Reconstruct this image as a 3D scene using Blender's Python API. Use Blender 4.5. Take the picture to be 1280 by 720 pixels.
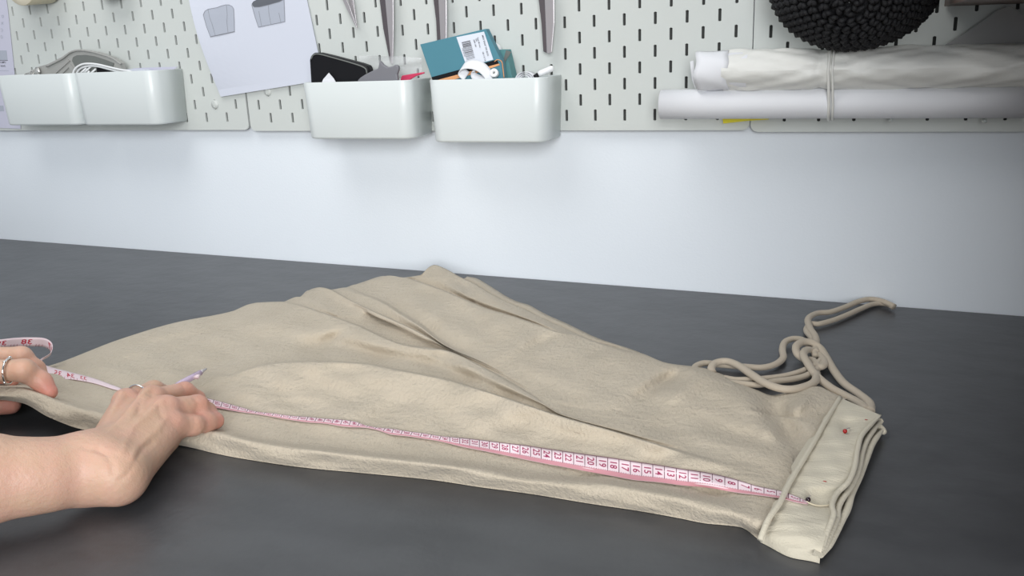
import bpy, bmesh, math, random
import numpy as np
from mathutils import Vector, Matrix
from mathutils.bvhtree import BVHTree

for _o in list(bpy.data.objects): bpy.data.objects.remove(_o)
S = bpy.context.scene
COL = S.collection
random.seed(4); RNG = np.random.RandomState(4)

# ------------------------------------------------------------------ camera (solved from the pegboard slot grid)
CAM = np.array([0.8872929, -1.1350484, 0.3375914])
ROT = np.array([[0.93040115, 0.36537982, -0.02917669],
                [0.07467423, -0.26687554, -0.9608336],
                [-0.35885576, 0.89178194, -0.27558577]])    # rows: right, down, forward
FPX = 1089.07
cd = bpy.data.cameras.new('camera'); cam = bpy.data.objects.new('camera', cd); COL.objects.link(cam)
cd.sensor_width = 36; cd.lens = FPX * 36 / 1280; cd.clip_start = .02; cd.clip_end = 50
M = Matrix(((ROT[0][0], -ROT[1][0], -ROT[2][0], CAM[0]), (ROT[0][1], -ROT[1][1], -ROT[2][1], CAM[1]),
            (ROT[0][2], -ROT[1][2], -ROT[2][2], CAM[2]), (0, 0, 0, 1)))
cam.matrix_world = M
S.camera = cam

# ------------------------------------------------------------------ light
W = bpy.data.worlds.new('world'); S.world = W; W.use_nodes = True
W.node_tree.nodes['Background'].inputs[0].default_value = (.84, .92, 1.0, 1)
W.node_tree.nodes['Background'].inputs[1].default_value = .38
def area(name, loc, target, sx, sy, power, col):
    l = bpy.data.lights.new(name, 'AREA'); l.shape = 'RECTANGLE'; l.size = sx; l.size_y = sy
    l.energy = power; l.color = col
    o = bpy.data.objects.new(name, l); COL.objects.link(o); o.location = loc
    o.rotation_euler = (Vector(target) - Vector(loc)).to_track_quat('-Z', 'Y').to_euler()
    return o
area('window_daylight', (1.68, -2.9, .85), (.5, -.1, .1), 1.45, 1.3, 80, (.97, .985, 1.0))
area('ceiling_lamp', (.05, -.85, 1.5), (.3, -.3, 0), .9, .9, 10, (1.0, .98, .96))
S.view_settings.view_transform = 'Standard'; S.view_settings.look = 'None'
S.view_settings.exposure = 0.0; S.view_settings.gamma = 1
S.view_settings.use_curve_mapping = False

# ------------------------------------------------------------------ photo-to-world measuring helpers
def ray(x, y): return ROT.T @ np.array([(x - 640) / FPX, (y - 360) / FPX, 1.])
def at(x, y, z=0.0):
    d = ray(x, y); return CAM + (z - CAM[2]) / d[2] * d
def aty(x, y, Y):
    d = ray(x, y); return CAM + (Y - CAM[1]) / d[1] * d

# ------------------------------------------------------------------ materials
def mat(name, col, rough=.5, metal=0, bump=None, spec=.5, trans=0, sss=0, alpha=1, vary=None, sheen=0, ior=None, coat=0):
    m = bpy.data.materials.new(name); m.use_nodes = True
    nt = m.node_tree; b = nt.nodes['Principled BSDF']
    b.inputs['Base Color'].default_value = (*col, 1); b.inputs['Roughness'].default_value = rough
    b.inputs['Metallic'].default_value = metal; b.inputs['Specular IOR Level'].default_value = spec
    if trans: b.inputs['Transmission Weight'].default_value = trans
    if ior: b.inputs['IOR'].default_value = ior
    if coat: b.inputs['Coat Weight'].default_value = coat
    if sss:
        b.inputs['Subsurface Weight'].default_value = sss
        b.inputs['Subsurface Radius'].default_value = (.012, .005, .003); b.inputs['Subsurface Scale'].default_value = .5
    if alpha < 1: b.inputs['Alpha'].default_value = alpha
    if sheen: b.inputs['Sheen Weight'].default_value = sheen
    tc = nt.nodes.new('ShaderNodeTexCoord')
    if vary:
        n = nt.nodes.new('ShaderNodeTexNoise'); n.inputs['Scale'].default_value = vary[0]; n.inputs['Detail'].default_value = 5
        r = nt.nodes.new('ShaderNodeMix'); r.data_type = 'RGBA'
        r.inputs['A'].default_value = (*col, 1); r.inputs['B'].default_value = (*vary[1], 1)
        mp = nt.nodes.new('ShaderNodeMapping'); mp.inputs['Scale'].default_value = vary[2] if len(vary) > 2 else (1, 1, 1)
        nt.links.new(tc.outputs['Object'], mp.inputs[0]); nt.links.new(mp.outputs[0], n.inputs['Vector'])
        cr = nt.nodes.new('ShaderNodeMapRange'); cr.inputs['From Min'].default_value = .35; cr.inputs['From Max'].default_value = .65
        nt.links.new(n.outputs[0], cr.inputs[0]); nt.links.new(cr.outputs[0], r.inputs['Factor']); nt.links.new(r.outputs['Result'], b.inputs['Base Color'])
    prev = None
    for bp in (bump or []):
        sc, dist, stretch, detail = bp
        n = nt.nodes.new('ShaderNodeTexNoise'); n.inputs['Scale'].default_value = sc; n.inputs['Detail'].default_value = detail
        mp = nt.nodes.new('ShaderNodeMapping'); mp.inputs['Scale'].default_value = stretch
        if len(set(stretch)) > 1: mp.inputs['Rotation'].default_value = (0, 0, .35)
        nt.links.new(tc.outputs['Object'], mp.inputs[0]); nt.links.new(mp.outputs[0], n.inputs['Vector'])
        bu = nt.nodes.new('ShaderNodeBump'); bu.inputs['Strength'].default_value = 1; bu.inputs['Distance'].default_value = dist
        nt.links.new(n.outputs[0], bu.inputs['Height'])
        if prev: nt.links.new(prev.outputs[0], bu.inputs['Normal'])
        prev = bu
    if prev: nt.links.new(prev.outputs[0], b.inputs['Normal'])
    return m

m_wall = mat('wall_paint', (.80, .85, .90), .75, bump=[(300, .0002, (1, 1, 1), 2)])
m_table = mat('table_laminate', (.048, .0495, .054), .36, bump=[(60, .0005, (1, 1, 1), 4)], spec=.6, vary=(14, (.064, .066, .071), (1, 2.2, 1)))
m_board = mat('pegboard_white', (.61, .64, .615), .45, bump=[(500, .0001, (1, 1, 1), 2)])
m_shadeback = mat('slot_shade_back', (.10, .075, .05), .8)  # panel back coloured dark so the slots look shaded inside
m_slotshade = mat('slot_shade_dark', (.045, .047, .045), .8)  # near-black colour standing in for the shade inside the slots
m_bin = mat('bin_plastic', (.70, .745, .74), .32)
m_fab = mat('crepe_fabric', (.525, .455, .355), .95, spec=.15, sheen=.15,
            bump=[(320, .0018, (1, .5, 1), 3), (1100, .0007, (1, 1, 1), 2), (110, .0012, (.4, 1.5, 1), 2)], vary=(30, (.545, .475, .375)))
m_fab2 = mat('smooth_fabric', (.60, .55, .44), .9, spec=.15, sheen=.15, bump=[(900, .0004, (1, 1, 1), 3), (200, .0006, (.18, 2.2, 1), 2)])
m_cord = mat('cord_fabric', (.50, .43, .34), .9, spec=.15, sheen=.15, bump=[(1500, .0004, (1, 1, 1), 3)])
m_skin = mat('skin', (.59, .385, .27), .48, spec=.4, sss=.25, bump=[(220, .0006, (1, 1, 1), 5), (900, .0002, (1, 1, 1), 2)], vary=(38, (.62, .375, .28)))
m_tape = mat('tape_white', (.84, .68, .72), .45)
m_pink = mat('tape_pink', (.64, .29, .33), .55)
m_ink = mat('tape_ink', (.36, .02, .10), .5)
m_line = mat('tape_line', (.16, .06, .09), .5)
m_red = mat('tape_red_ink', (.55, .03, .06), .5)
m_steel = mat('steel', (.50, .475, .49), .33, metal=.55)
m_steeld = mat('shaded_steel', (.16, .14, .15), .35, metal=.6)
m_silver = mat('silver', (.80, .79, .78), .15, metal=1)
m_black = mat('black_plastic', (.006, .006, .008), .5, spec=.3)
m_blackyarn = mat('black_yarn', (.012, .012, .014), .65, spec=.4, bump=[(900, .0008, (1, 1, 1), 2)])
m_teal = mat('teal_card', (.075, .235, .30), .55)
m_teal2 = mat('teal_card_faded', (.10, .27, .28), .6)
m_label = mat('label_paper', (.72, .76, .84), .6)
m_print = mat('print_grey', (.14, .14, .16), .7)
m_paper = mat('lilac_white_paper', (.63, .66, .745), .7)
m_paperw = mat('white_paper', (.80, .81, .84), .6)
m_lilac = mat('lilac_sheet', (.58, .58, .69), .6)
m_sketch = mat('sketch_grey', (.42, .45, .52), .7)
m_sketchd = mat('sketch_dark', (.12, .13, .15), .7)
m_sketchm = mat('sketch_mid', (.22, .23, .26), .7)
m_white = mat('white_plastic', (.86, .87, .88), .35)
m_cable = mat('cable_white', (.85, .86, .87), .4)
m_greyp = mat('translucent_grey_plastic', (.42, .42, .40), .3, alpha=.85)
m_greyd = mat('dark_grey_pad', (.16, .17, .16), .5)
m_grey = mat('grey_plastic', (.20, .20, .22), .45)
m_clear = mat('clear_film', (.78, .79, .80), .15, alpha=.34)
m_wrap = mat('frosted_wrap', (.80, .80, .76), .42, spec=.5, bump=[(26, .0016, (.4, 1, 2.0), 5), (120, .0006, (1, 1, 1), 3)])
m_band = mat('elastic_band', (.74, .74, .70), .4)
m_yellow = mat('yellow_plastic', (.80, .70, .02), .45)
m_mask = mat('masking_tape', (.66, .60, .44), .55)
m_mask2 = mat('masking_tape_side', (.72, .66, .52), .6)
m_core = mat('red_card_core', (.42, .13, .14), .7)
m_wood = mat('dark_wood', (.10, .070, .058), .5, vary=(8, (.13, .09, .075), (1, 1, 8)))
m_frost = mat('frosted_sheet', (.30, .30, .30), .4, alpha=.8)
m_pinkp = mat('pink_plastic', (.60, .05, .12), .35)
m_orange = mat('orange_card', (.75, .36, .16), .6)
m_lilacp = mat('clear_lilac_plastic', (.74, .60, .80), .15, alpha=.75)
m_redpin = mat('red_pinhead', (.35, .01, .01), .25)
m_darkpin = mat('dark_pinhead', (.02, .01, .015), .25)
m_thread = mat('pale_thread', (.72, .64, .48), .8)
m_floor = mat('floor_wood', (.30, .22, .15), .6, vary=(6, (.36, .27, .19), (1, 6, 1)))
m_foil = mat('crinkled_foil', (.72, .71, .68), .2, metal=.7, bump=[(160, .003, (1, 1, 1), 3)])

# ------------------------------------------------------------------ builders
def link(name, me, parent=None, label=None, cat=None, group=None, kind=None):
    o = bpy.data.objects.new(name, me); COL.objects.link(o)
    if parent: o.parent = parent
    if label: o['label'] = label
    if cat: o['category'] = cat
    if group: o['group'] = group
    if kind: o['kind'] = kind
    return o
def empty(name, loc, label, cat, group=None):
    o = link(name, None, None, label, cat, group); o.location = Vector(loc); o.empty_display_size = .02
    return o
def mesh(name, V, F, m, smooth=True):
    me = bpy.data.meshes.new(name); me.from_pydata([tuple(map(float, v)) for v in V], [], F)
    ms = m if isinstance(m, (list, tuple)) else [m]
    for k in ms: me.materials.append(k)
    if smooth: me.shade_smooth()
    me.validate(); me.update()
    return me
def part(name, V, F, m, parent=None, smooth=True, **kw):
    """mesh given in world space; kept under its parent's origin"""
    V = np.asarray(V, float)
    if parent is not None:
        V = V - np.array(parent.location)
        return link(name, mesh(name, V, F, m, smooth), parent, **kw)
    c = np.array([V[:, 0].mean(), V[:, 1].mean(), V[:, 2].min()])
    o = link(name, mesh(name, V - c, F, m, smooth), None, **kw); o.location = Vector(c)
    return o
class MB:
    def __init__(s): s.V = []; s.F = []; s.M = []
    def add(s, V, F, mi=0):
        n = len(s.V); s.V += [tuple(map(float, v)) for v in V]; s.F += [tuple(i + n for i in f) for f in F]; s.M += [mi] * len(F); return s
    def build(s, name, m, parent=None, smooth=True, **kw):
        o = part(name, s.V, s.F, m, parent, smooth, **kw)
        if len(s.M) == len(o.data.polygons): o.data.polygons.foreach_set('material_index', s.M)
        return o
def box(c, sz, ax=None):
    c = np.asarray(c, float); hx, hy, hz = np.asarray(sz) / 2
    A = np.eye(3) if ax is None else np.asarray(ax)
    V = [c + sx * hx * A[0] + sy * hy * A[1] + sz_ * hz * A[2] for sx in (-1, 1) for sy in (-1, 1) for sz_ in (-1, 1)]
    F = [(0, 1, 3, 2), (4, 6, 7, 5), (0, 4, 5, 1), (2, 3, 7, 6), (0, 2, 6, 4), (1, 5, 7, 3)]
    return V, F
def catmull(P, n):
    P = np.asarray(P, float)
    if len(P) < 3:
        t = np.linspace(0, 1, n)[:, None]; return P[0] * (1 - t) + P[-1] * t
    d = np.r_[0, np.cumsum(np.maximum(np.linalg.norm(np.diff(P, axis=0), axis=1), 1e-9))]
    T = np.zeros_like(P)
    T[1:-1] = (P[2:] - P[:-2]) / (d[2:] - d[:-2])[:, None]
    T[0] = (P[1] - P[0]) / (d[1] - d[0]); T[-1] = (P[-1] - P[-2]) / (d[-1] - d[-2])
    s = np.linspace(0, d[-1], n); i = np.clip(np.searchsorted(d, s, side='right') - 1, 0, len(P) - 2)
    h = (d[i + 1] - d[i]); t = ((s - d[i]) / h)[:, None]; h = h[:, None]
    return (2*t**3-3*t**2+1)*P[i] + (t**3-2*t**2+t)*h*T[i] + (-2*t**3+3*t**2)*P[i+1] + (t**3-t**2)*h*T[i+1]
def frames(C):
    C = np.asarray(C); T = np.gradient(C, axis=0); T /= np.linalg.norm(T, axis=1)[:, None] + 1e-12
    up = np.array([0, 0, 1.]) if abs(T[0][2]) < .9 else np.array([0, 1., 0])
    U = []
    for t in T:
        u = up - t * (up @ t); u /= np.linalg.norm(u) + 1e-12; U.append(u); up = u
    U = np.array(U); return T, U, np.cross(T, U)
def tube(C, r, seg=8, flat=1.0, closed=False, cap=True):
    """r scalar or per-point; flat scales the vertical half-axis"""
    C = np.asarray(C, float); n = len(C); r = np.broadcast_to(r, (n,)); T, U, B = frames(C)
    a = np.linspace(0, 2 * np.pi, seg, endpoint=False)
    V = [C[i] + r[i] * (np.cos(t) * B[i] + flat * np.sin(t) * U[i]) for i in range(n) for t in a]
    F = []
    for i in range(n if closed else n - 1):
        j = (i + 1) % n
        for k in range(seg): F.append((i*seg+k, i*seg+(k+1) % seg, j*seg+(k+1) % seg, j*seg+k))
    if cap and not closed: F += [tuple(range(seg))[::-1], tuple((n-1)*seg+k for k in range(seg))]
    return V, F
def lathe(prof, c, axis, seg=32):
    """prof list of (radius, along); axis unit vector"""
    ax = np.asarray(axis, float); ax /= np.linalg.norm(ax); h = np.array([0, 0, 1.]) if abs(ax[2]) < .9 else np.array([1., 0, 0])
    u = np.cross(ax, h); u /= np.linalg.norm(u); v = np.cross(ax, u); c = np.asarray(c, float)
    V = [c + ax * z + r * (np.cos(t) * u + np.sin(t) * v) for (r, z) in prof for t in np.linspace(0, 2*np.pi, seg, endpoint=False)]
    F = [(i*seg+k, i*seg+(k+1) % seg, (i+1)*seg+(k+1) % seg, (i+1)*seg+k) for i in range(len(prof)-1) for k in range(seg)]
    return V, F
def prism(poly, e0, e1, n, org, th):
    """polygon (list of 2D) in plane e0,e1 at org, extruded th along n"""
    e0, e1, n, org = map(lambda q: np.asarray(q, float), (e0, e1, n, org)); k = len(poly)
    A = [org + p[0]*e0 + p[1]*e1 for p in poly]; V = A + [p + n*th for p in A]
    F = [tuple(range(k))[::-1], tuple(range(k, 2*k))] + [(i, (i+1) % k, k+(i+1) % k, k+i) for i in range(k)]
    return V, F
def grid(P):
    P = np.asarray(P); a, b = P.shape[:2]
    F = [(i*b+j, i*b+j+1, (i+1)*b+j+1, (i+1)*b+j) for i in range(a-1) for j in range(b-1)]
    return P.reshape(-1, 3), F
def bevel(o, w, seg=3, ang=.6):
    md = o.modifiers.new('bevel', 'BEVEL'); md.width = w; md.segments = seg; md.limit_method = 'ANGLE'; md.angle_limit = ang
def solid(o, t, off=-1):
    md = o.modifiers.new('solid', 'SOLIDIFY'); md.thickness = t; md.offset = off

# ------------------------------------------------------------------ the setting
def struct(name, V, F, m, smooth=False):
    return part(name, V, F, m, None, smooth, kind='structure')
struct('wall_back', *box((.4, .062, .55), (5.2, .10, 2.6)), m_wall)
struct('floor', *box((.4, -1.4, -.77), (5.2, 3.02, .04)), m_floor)

# table
tb = empty('work_table', (.45, -.45, -.73), 'dark grey laminate worktop pushed against the white wall', 'table')
o = part('tabletop', *box((.45, -.442, -.014), (2.5, .906, .028)), m_table, tb, smooth=False); bevel(o, .002, 2)
for x in (-.72, 1.62):
    for y in (-.82, -.06):
        part('leg', *box((x, y, -.389), (.05, .05, .722)), m_steel, tb, smooth=False)

# pegboards: real slots on a 20 mm half-grid
TILT = .011217667
PO = np.array([-.00235143, 0, .20960964])
EU = np.array([math.cos(TILT), 0, math.sin(TILT)]); EV = np.array([-math.sin(TILT), 0, math.cos(TILT)])
def brd(u, v, d=0): return PO + EU*u + EV*v + np.array([0, d, 0])
def pegboard(u0, dv, width, label, knobs):
    mb = MB(); H = .56; th = .0035; R = .009
    nx = int(round(width / .02)) - 1; nz = 27
    def addq(poly, rev=False):
        V = [brd(u0+p[0], dv+p[1], 0) for p in poly]; mb.add(V, [tuple(range(len(poly)))])
        V = [brd(u0+p[0], dv+p[1], th) for p in poly]; mb.add(V, [tuple(range(len(poly)))[::-1]], 1)
    def wall(chain, closed=True):
        k = len(chain); V = [brd(u0+p[0], dv+p[1], 0) for p in chain] + [brd(u0+p[0], dv+p[1], th) for p in chain]
        mb.add(V, [(i, k+i, k+(i+1) % k, (i+1) % k) for i in range(k if closed else k-1)])
    for i in range(nx):
        for j in range(nz):
            cx, cz = .02*(i+1), .02*(j+1); h = .01
            L, Rr, B, T = cx-h, cx+h, cz-h, cz+h
            if (i + j) % 2 == 0:
                addq([(L, B), (Rr, B), (Rr, T), (L, T)]); continue
            r = .0027; s = .005
            an = np.linspace(-np.pi/2, np.pi/2, 5)
            right = [(cx + r*math.cos(a), cz + (s if a > 0 else -s) + r*math.sin(a)) for a in an if abs(a) > .01]
            an2 = np.linspace(np.pi/2, 3*np.pi/2, 5)
            left = [(cx + r*math.cos(a), cz + (s if math.sin(a) > 0 else -s) + r*math.sin(a)) for a in an2 if abs(math.sin(a)) > .01]
            bot = (cx, cz-s-r); top = (cx, cz+s+r)
            addq([(cx, B), (Rr, B), (Rr, T), (cx, T)] + right[::-1])
            addq([(cx, T), (L, T), (L, B), (cx, B)] + left[::-1])
            wall((right + left)[::-1])
    Wd = width
    # border strips with rounded corners
    def arc(cx, cz, a0, a1): return [(cx + R*math.cos(a), cz + R*math.sin(a)) for a in np.linspace(a0, a1, 7)]
    outer = arc(Wd-R, R, -np.pi/2, 0) + arc(Wd-R, H-R, 0, np.pi/2) + arc(R, H-R, np.pi/2, np.pi) + arc(R, R, np.pi, 1.5*np.pi)
    i0, i1 = .01, Wd-.01; j0, j1 = .01, H-.01
    a, b, c, d = outer[:7], outer[7:14], outer[14:21], outer[21:28]
    addq([d[-1], a[0], (i1, j0), (i0, j0)]); addq(a + [(i1, j0)])
    addq([a[-1], b[0], (i1, j1), (i1, j0)]); addq(b + [(i1, j1)])
    addq([b[-1], c[0], (i0, j1), (i1, j1)]); addq(c + [(i0, j1)])
    addq([c[-1], d[0], (i0, j0), (i0, j1)]); addq(d + [(i0, j0)])
    wall(outer)
    root = empty('pegboard', brd(u0 + width/2, dv), label, 'pegboard')
    mb.build('perforated_panel', [m_board, m_shadeback], root, smooth=False)
    part('slot_shade_sheet', *box(brd(u0+width/2, dv+.28, .0052), (width-.016, .002, .544), (EU, (0, 1, 0), EV)), m_slotshade, root, smooth=False)  # added sheet, painted dark to give the slots their shade
    for (ku, kv) in knobs:
        V, F = lathe([(.0, -.0022), (.0062, -.0020), (.0068, -.0008), (.0068, .012)], brd(ku, kv), (0, 1, 0), 20)
        part('mounting_knob', V, F, m_board, root)
        V, F = box(brd(ku, kv, -.0024), (.0022, .0008, .009), (EU, (0, 1, 0), EV)); part('knob_slot', V, F, m_board, root, smooth=False)
    return root
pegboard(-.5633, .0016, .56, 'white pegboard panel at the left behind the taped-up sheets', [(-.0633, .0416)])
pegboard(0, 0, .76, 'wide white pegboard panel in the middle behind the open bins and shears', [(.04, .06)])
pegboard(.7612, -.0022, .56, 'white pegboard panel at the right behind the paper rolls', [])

# ------------------------------------------------------------------ bins
def binn(x0, x1, z0, z1, dep, label, group='white bins on the pegboard'):
    root = empty('storage_bin', ((x0+x1)/2, -.003, z0), label, 'bin', group)
    r = .017; tp = .0028; t = .0022
    def outline(ins, z, shrink):
        a0, a1 = x0+shrink+ins, x1-shrink+(-ins); y0 = -dep+shrink*1.2+ins; rr = r-ins
        P = [(a0, -.002-ins)]
        P += [(a0+rr-rr*math.cos(a), y0+rr-rr*math.sin(a)) for a in np.linspace(0, np.pi/2, 10)]
        P += [(a1-rr+rr*math.sin(a), y0+rr-rr*math.cos(a)) for a in np.linspace(0, np.pi/2, 10)]
        P += [(a1, -.002-ins)]
        return [np.array([p[0], p[1], z + TILT*(p[0]-(x0+x1)/2)]) for p in P]
    rings = [outline(.003, z0, tp), outline(.0008, z0+.0008, tp), outline(0, z0+.003, tp*.96), outline(0, (z0+z1)/2, tp*.5), outline(0, z1-.001, 0), outline(.0006, z1, 0),
             outline(t-.0006, z1, 0), outline(t, z1-.001, 0), outline(t, z0+.004, tp)]
    k = len(rings[0]); V = [p for rg in rings for p in rg]; F = []
    for i in range(len(rings)-1):
        for j in range(k): F.append((i*k+j, i*k+(j+1) % k, (i+1)*k+(j+1) % k, (i+1)*k+j))
    F += [tuple(range(k))[::-1], tuple((len(rings)-1)*k + j for j in range(k))]
    part('bin_shell', V, F, m_bin, root)
    for hx in (x0+.03, x1-.03):
        part('hanging_hook', *box((hx, .002, z1-.012), (.004, .012, .012)), m_bin, root, smooth=False)
    return root
binn(-.456, -.2865, .222, .3035, .070, 'far left white bin holding the grey plastic tool')
binn(-.2845, -.1205, .2235, .3055, .070, 'white bin touching the far left one, with the white cable in it')
binn(.1435, .3175, .2075, .2865, .070, 'white bin holding the black case, left of the bin with the teal box')
binn(.3435, .5115, .2055, .288, .070, 'white bin holding the teal box, rightmost of the bins')

# ------------------------------------------------------------------ the garment
gar = empty('garment', (.60, -.35, 0), 'long beige crinkled-fabric garment folded and spread across the dark table', 'garment')
OUT = [(-60, 480), (0, 472), (62, 457), (150, 424), (220, 403), (290, 389), (312, 380), (325, 378), (350, 378), (375, 371), (390, 361), (400, 359), (412, 362), (430, 360),
       (455, 352), (480, 345), (500, 347), (525, 344), (536, 334), (543, 331), (555, 335), (575, 346), (592, 354), (610, 365), (637, 379), (655, 386), (677, 397), (710, 412),
       (740, 425), (780, 437), (800, 441), (835, 454), (880, 460), (920, 478), (945, 487), (965, 494), (985, 490), (1008, 484), (1020, 482), (1050, 497)]
OUT = np.array(OUT, float)
def outy(x): return np.interp(x, OUT[:, 0], OUT[:, 1])
def pch(pts, x):
    """smooth monotone-ish interpolation of columns of pts against pts[:,0]"""
    p = np.asarray(pts, float); X, Y = p[:, 0], p[:, 1:]
    h = np.diff(X)[:, None]; s = np.diff(Y, axis=0) / h
    m = np.zeros_like(Y)
    a, b = s[:-1], s[1:]
    w = (a*b > 0); hm = np.where(w, 2*a*b/np.where(w, a+b, 1), 0); m[1:-1] = hm
    m[0] = s[0]; m[-1] = s[-1]
    x = np.clip(x, X[0], X[-1]); i = np.clip(np.searchsorted(X, x, side='right')-1, 0, len(X)-2)
    hh = h[i]; t = ((x - X[i])[:, None]) / hh
    return (2*t**3-3*t**2+1)*Y[i] + (t**3-2*t**2+t)*hh*m[i] + (-2*t**3+3*t**2)*Y[i+1] + (t**3-t**2)*hh*m[i+1]
# longitudinal lines, near to far: (px, py, height mm)
L = {}
L['edge'] = [(-60,506,30),(0,500,31),(28,504,29),(60,521,22),(100,536,14),(135,542,10),(190,551,4),(232,558,1),(270,567,0),(295,572,0),(380,584.5,0),(460,592,0),(540,600,0),(600,609,0),(660,617,0),(740,630,0),(800,639,0),(850,648,0),(880,654,0),(925,659,0),(950,675,1)]
L['belly'] = [(-60,500,38),(0,494,40),(28,497,38),(60,511,31),(100,525,23),(135,532,18),(190,542,11),(232,550,9),(270,557,8),(295,563,8),(380,576,8),(460,584,8),(540,592,8),(600,600,8),(660,609,8),(740,621,8),(800,631,8),(850,639,8),(880,645,8),(925,651,8),(953,666,8)]
L['roll'] = [(-60,487,42),(0,485,43),(28,486,43),(50,493,40),(75,503,34),(105,512,29),(145,519,25),(200,530,19),(245,536,17),(270,541,16),(320,553,15),(380,562,15),(460,571,15),(540,580,15),(600,588,14),(660,599,13),(720,603,14),(760,607,15),(820,618,15),(880,628,14),(925,640,13),(962,650,13)]
L['valley'] = [(-60,484,37),(0,482,36),(28,483,35),(50,488,28),(75,498,22),(105,507,17),(145,514,14),(200,524,11),(245,530,9),(270,535,8.5),(320,546,8),(380,554,8),(460,563,8),(540,571,8),(600,578,8),(660,586,7),(720,594,7),(760,597,7),(820,605,7),(880,615,8),(925,624,10),(972,632,12)]
L['tape'] = [(-60,476,20),(0,474,18),(60,472,14),(100,478,10),(145,489,9),(200,494,9),(250,501,9),(300,512,8.5),(340,519,9),(380,524,8),(430,529,11),(480,537,9),(540,545,9),(600,554,9),(660,562,9),(720,571,9),(780,580,9),(840,590,10),(900,602,11),(950,612,12),(984,612,13)]
L['rise'] = [(-60,475,14),(0,473,12),(60,466,10),(100,468,8),(145,475,8),(200,482,8),(250,487,10),(300,492,11),(340,494,12),(380,494,13),(430,498,15),(480,504,15),(540,514,15),(600,525,15),(660,537,14),(720,552,13),(780,566,12),(840,580,12),(900,594,12.5),(950,599,13),(988,600,13)]
L['crest'] = [(-60,474,10),(0,473,8),(60,462,7),(100,459,7),(145,462,8),(200,465,10),(250,471,12),(285,472,15),(305,464,18),(330,457,21),(365,453.5,24),(400,453,26),(450,455,28),(500,464,28),(560,476,27),(600,488,26),(640,501,25),(700,521,22),(760,538,19),(820,556,17),(880,575,15),(925,586,13),(992,588,13)]
L['crest_back'] = [(-60,473.5,7),(0,472.8,6),(60,460,6),(100,455,6),(145,456,7),(200,458,9),(250,463,10),(285,466,11),(305,461,12),(330,455,13),(365,451.5,14),(400,451,14),(450,453,15),(500,462,15),(560,474,14),(600,486,14),(640,499,13),(700,519.5,11),(760,536.5,10),(820,554,10),(880,570,11),(925,578,12),(994,580,13)]
L['dip'] = [(-60,473.2,5),(0,472.6,5),(62,459,5),(150,447,6),(220,440,7),(290,436,9),(330,432,12),(365,432,13),(400,434,14),(450,440,15),(500,450,15),(560,464,14),(600,478,13),(640,493,12),(680,508,11),(700,518.5,10.5),(760,535,10),(820,551,10),(880,564,11),(925,571,12),(996,576,13)]
L['mid'] = [(-60,472.8,4),(0,472.4,4),(62,458,4),(150,434,6),(220,420,9),(290,410,13),(330,404,18),(365,408,20),(400,413,21),(450,425,22),(500,437,22),(560,450,22),(600,466,21),(640,486,19),(680,506,15),(700,517.5,12),(760,533,10.5),(820,548,10.5),(880,558,11),(925,564,12),(998,572,13)]
L['fold_d'] = [(-60,472.6,3),(0,472.2,3),(62,457.2,3),(150,424.2,4),(220,403.2,6),(290,389.2,11),(312,380.5,14),(325,378.3,16),(352,378,17),(372,382,18),(400,391,20),(415,396,21),(450,409,22),(480,423,22),(502,431,22),(530,436,22),(552,438,21),(570,443,20),(600,458,19.5),(640,480,18),(660,492,17),(680,504,14.5),(700,516.5,12),(760,531,10.5),(820,544,10.5),(880,552,11.5),(925,558,12.5),(1000,567,13)]
def far(name, own):
    """a line that only leaves the garment's outline at its own first point"""
    x0 = own[0][0]
    L[name] = [(x, y, None) for x, y in OUT if x < x0 - 3] + list(own)
far('behind_d', [(352,377,14),(372,380,15),(400,389,16),(450,407,17),(502,429.5,16),(552,436,14),(600,456.5,11),(660,490,11),(700,515.5,11),(760,529,10.5),(820,540,10.5),(880,546,11.5),(925,552,12.5),(1002,562,13)])
far('pleat_a', [(372,371,14),(390,374,16.5),(415,391,17),(432,394.5,17),(450,394,19),(470,389,17),(490,403,17),(520,420,16),(552,434,13),(600,455,11),(660,488.5,11),(700,514,11),(760,526,10.5),(820,535,10.5),(880,540,11.5),(925,545,12.5),(1004,556,13)])
far('pleat_b', [(385,363,14),(400,366,17),(425,380,18),(450,386,21),(470,396,22),(500,409,21),(530,424,19),(552,433,14),(600,454,11.5),(660,487.5,11),(700,512,11),(760,523,10.5),(820,530,11),(880,534,12),(925,538,13),(1006,551,13)])
far('fold_e', [(398,359.6,17),(412,362.4,21),(425,369,22),(440,377,23),(465,389,23),(490,400,23),(515,411.5,22),(540,425,19),(555,434,14),(600,453,12),(660,486.5,11.5),(700,510,11),(760,519,11),(820,524,11.5),(880,527,12.5),(925,530,13.5),(1010,545,13.5)])
far('behind_e', [(412,361.5,18),(440,375.5,19),(465,387.5,19),(490,398.5,18.5),(515,410,17.5),(540,423.5,16),(555,432.5,12),(600,452,12),(660,485,11.5),(700,507,11),(760,514,11),(820,517,12),(880,519,13),(925,521,14),(1015,540,14)])
far('fold_g', [(424,361,16),(440,366,19),(460,371.5,21),(480,380,22),(500,393,22),(525,408.5,21),(552,429,17),(570,439,13.5),(600,451,12.5),(660,483,12),(700,503,12),(760,508,12),(820,509,13),(880,510,14),(925,512,15),(1020,532,14)])
far('behind_g', [(432,359.4,14),(460,368,17),(480,376,17.5),(500,388,17.5),(525,403,16.5),(552,424,14),(570,434,13.5),(600,446,14),(660,474,14),(700,492,13),(760,495,13),(820,494,14),(880,495,15),(925,500,16),(960,519,10),(1028,522,15)])
far('panel_a', [(445,355.5,15),(480,360,18),(510,374,19),(540,391,20),(570,410,20),(600,424,17.5),(640,444,16.5),(680,460,16),(700,465,16.5),(760,472,17),(820,476,15),(880,480,16),(925,490,17),(960,507,10),(985,505,13),(1035,512,15)])
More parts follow.
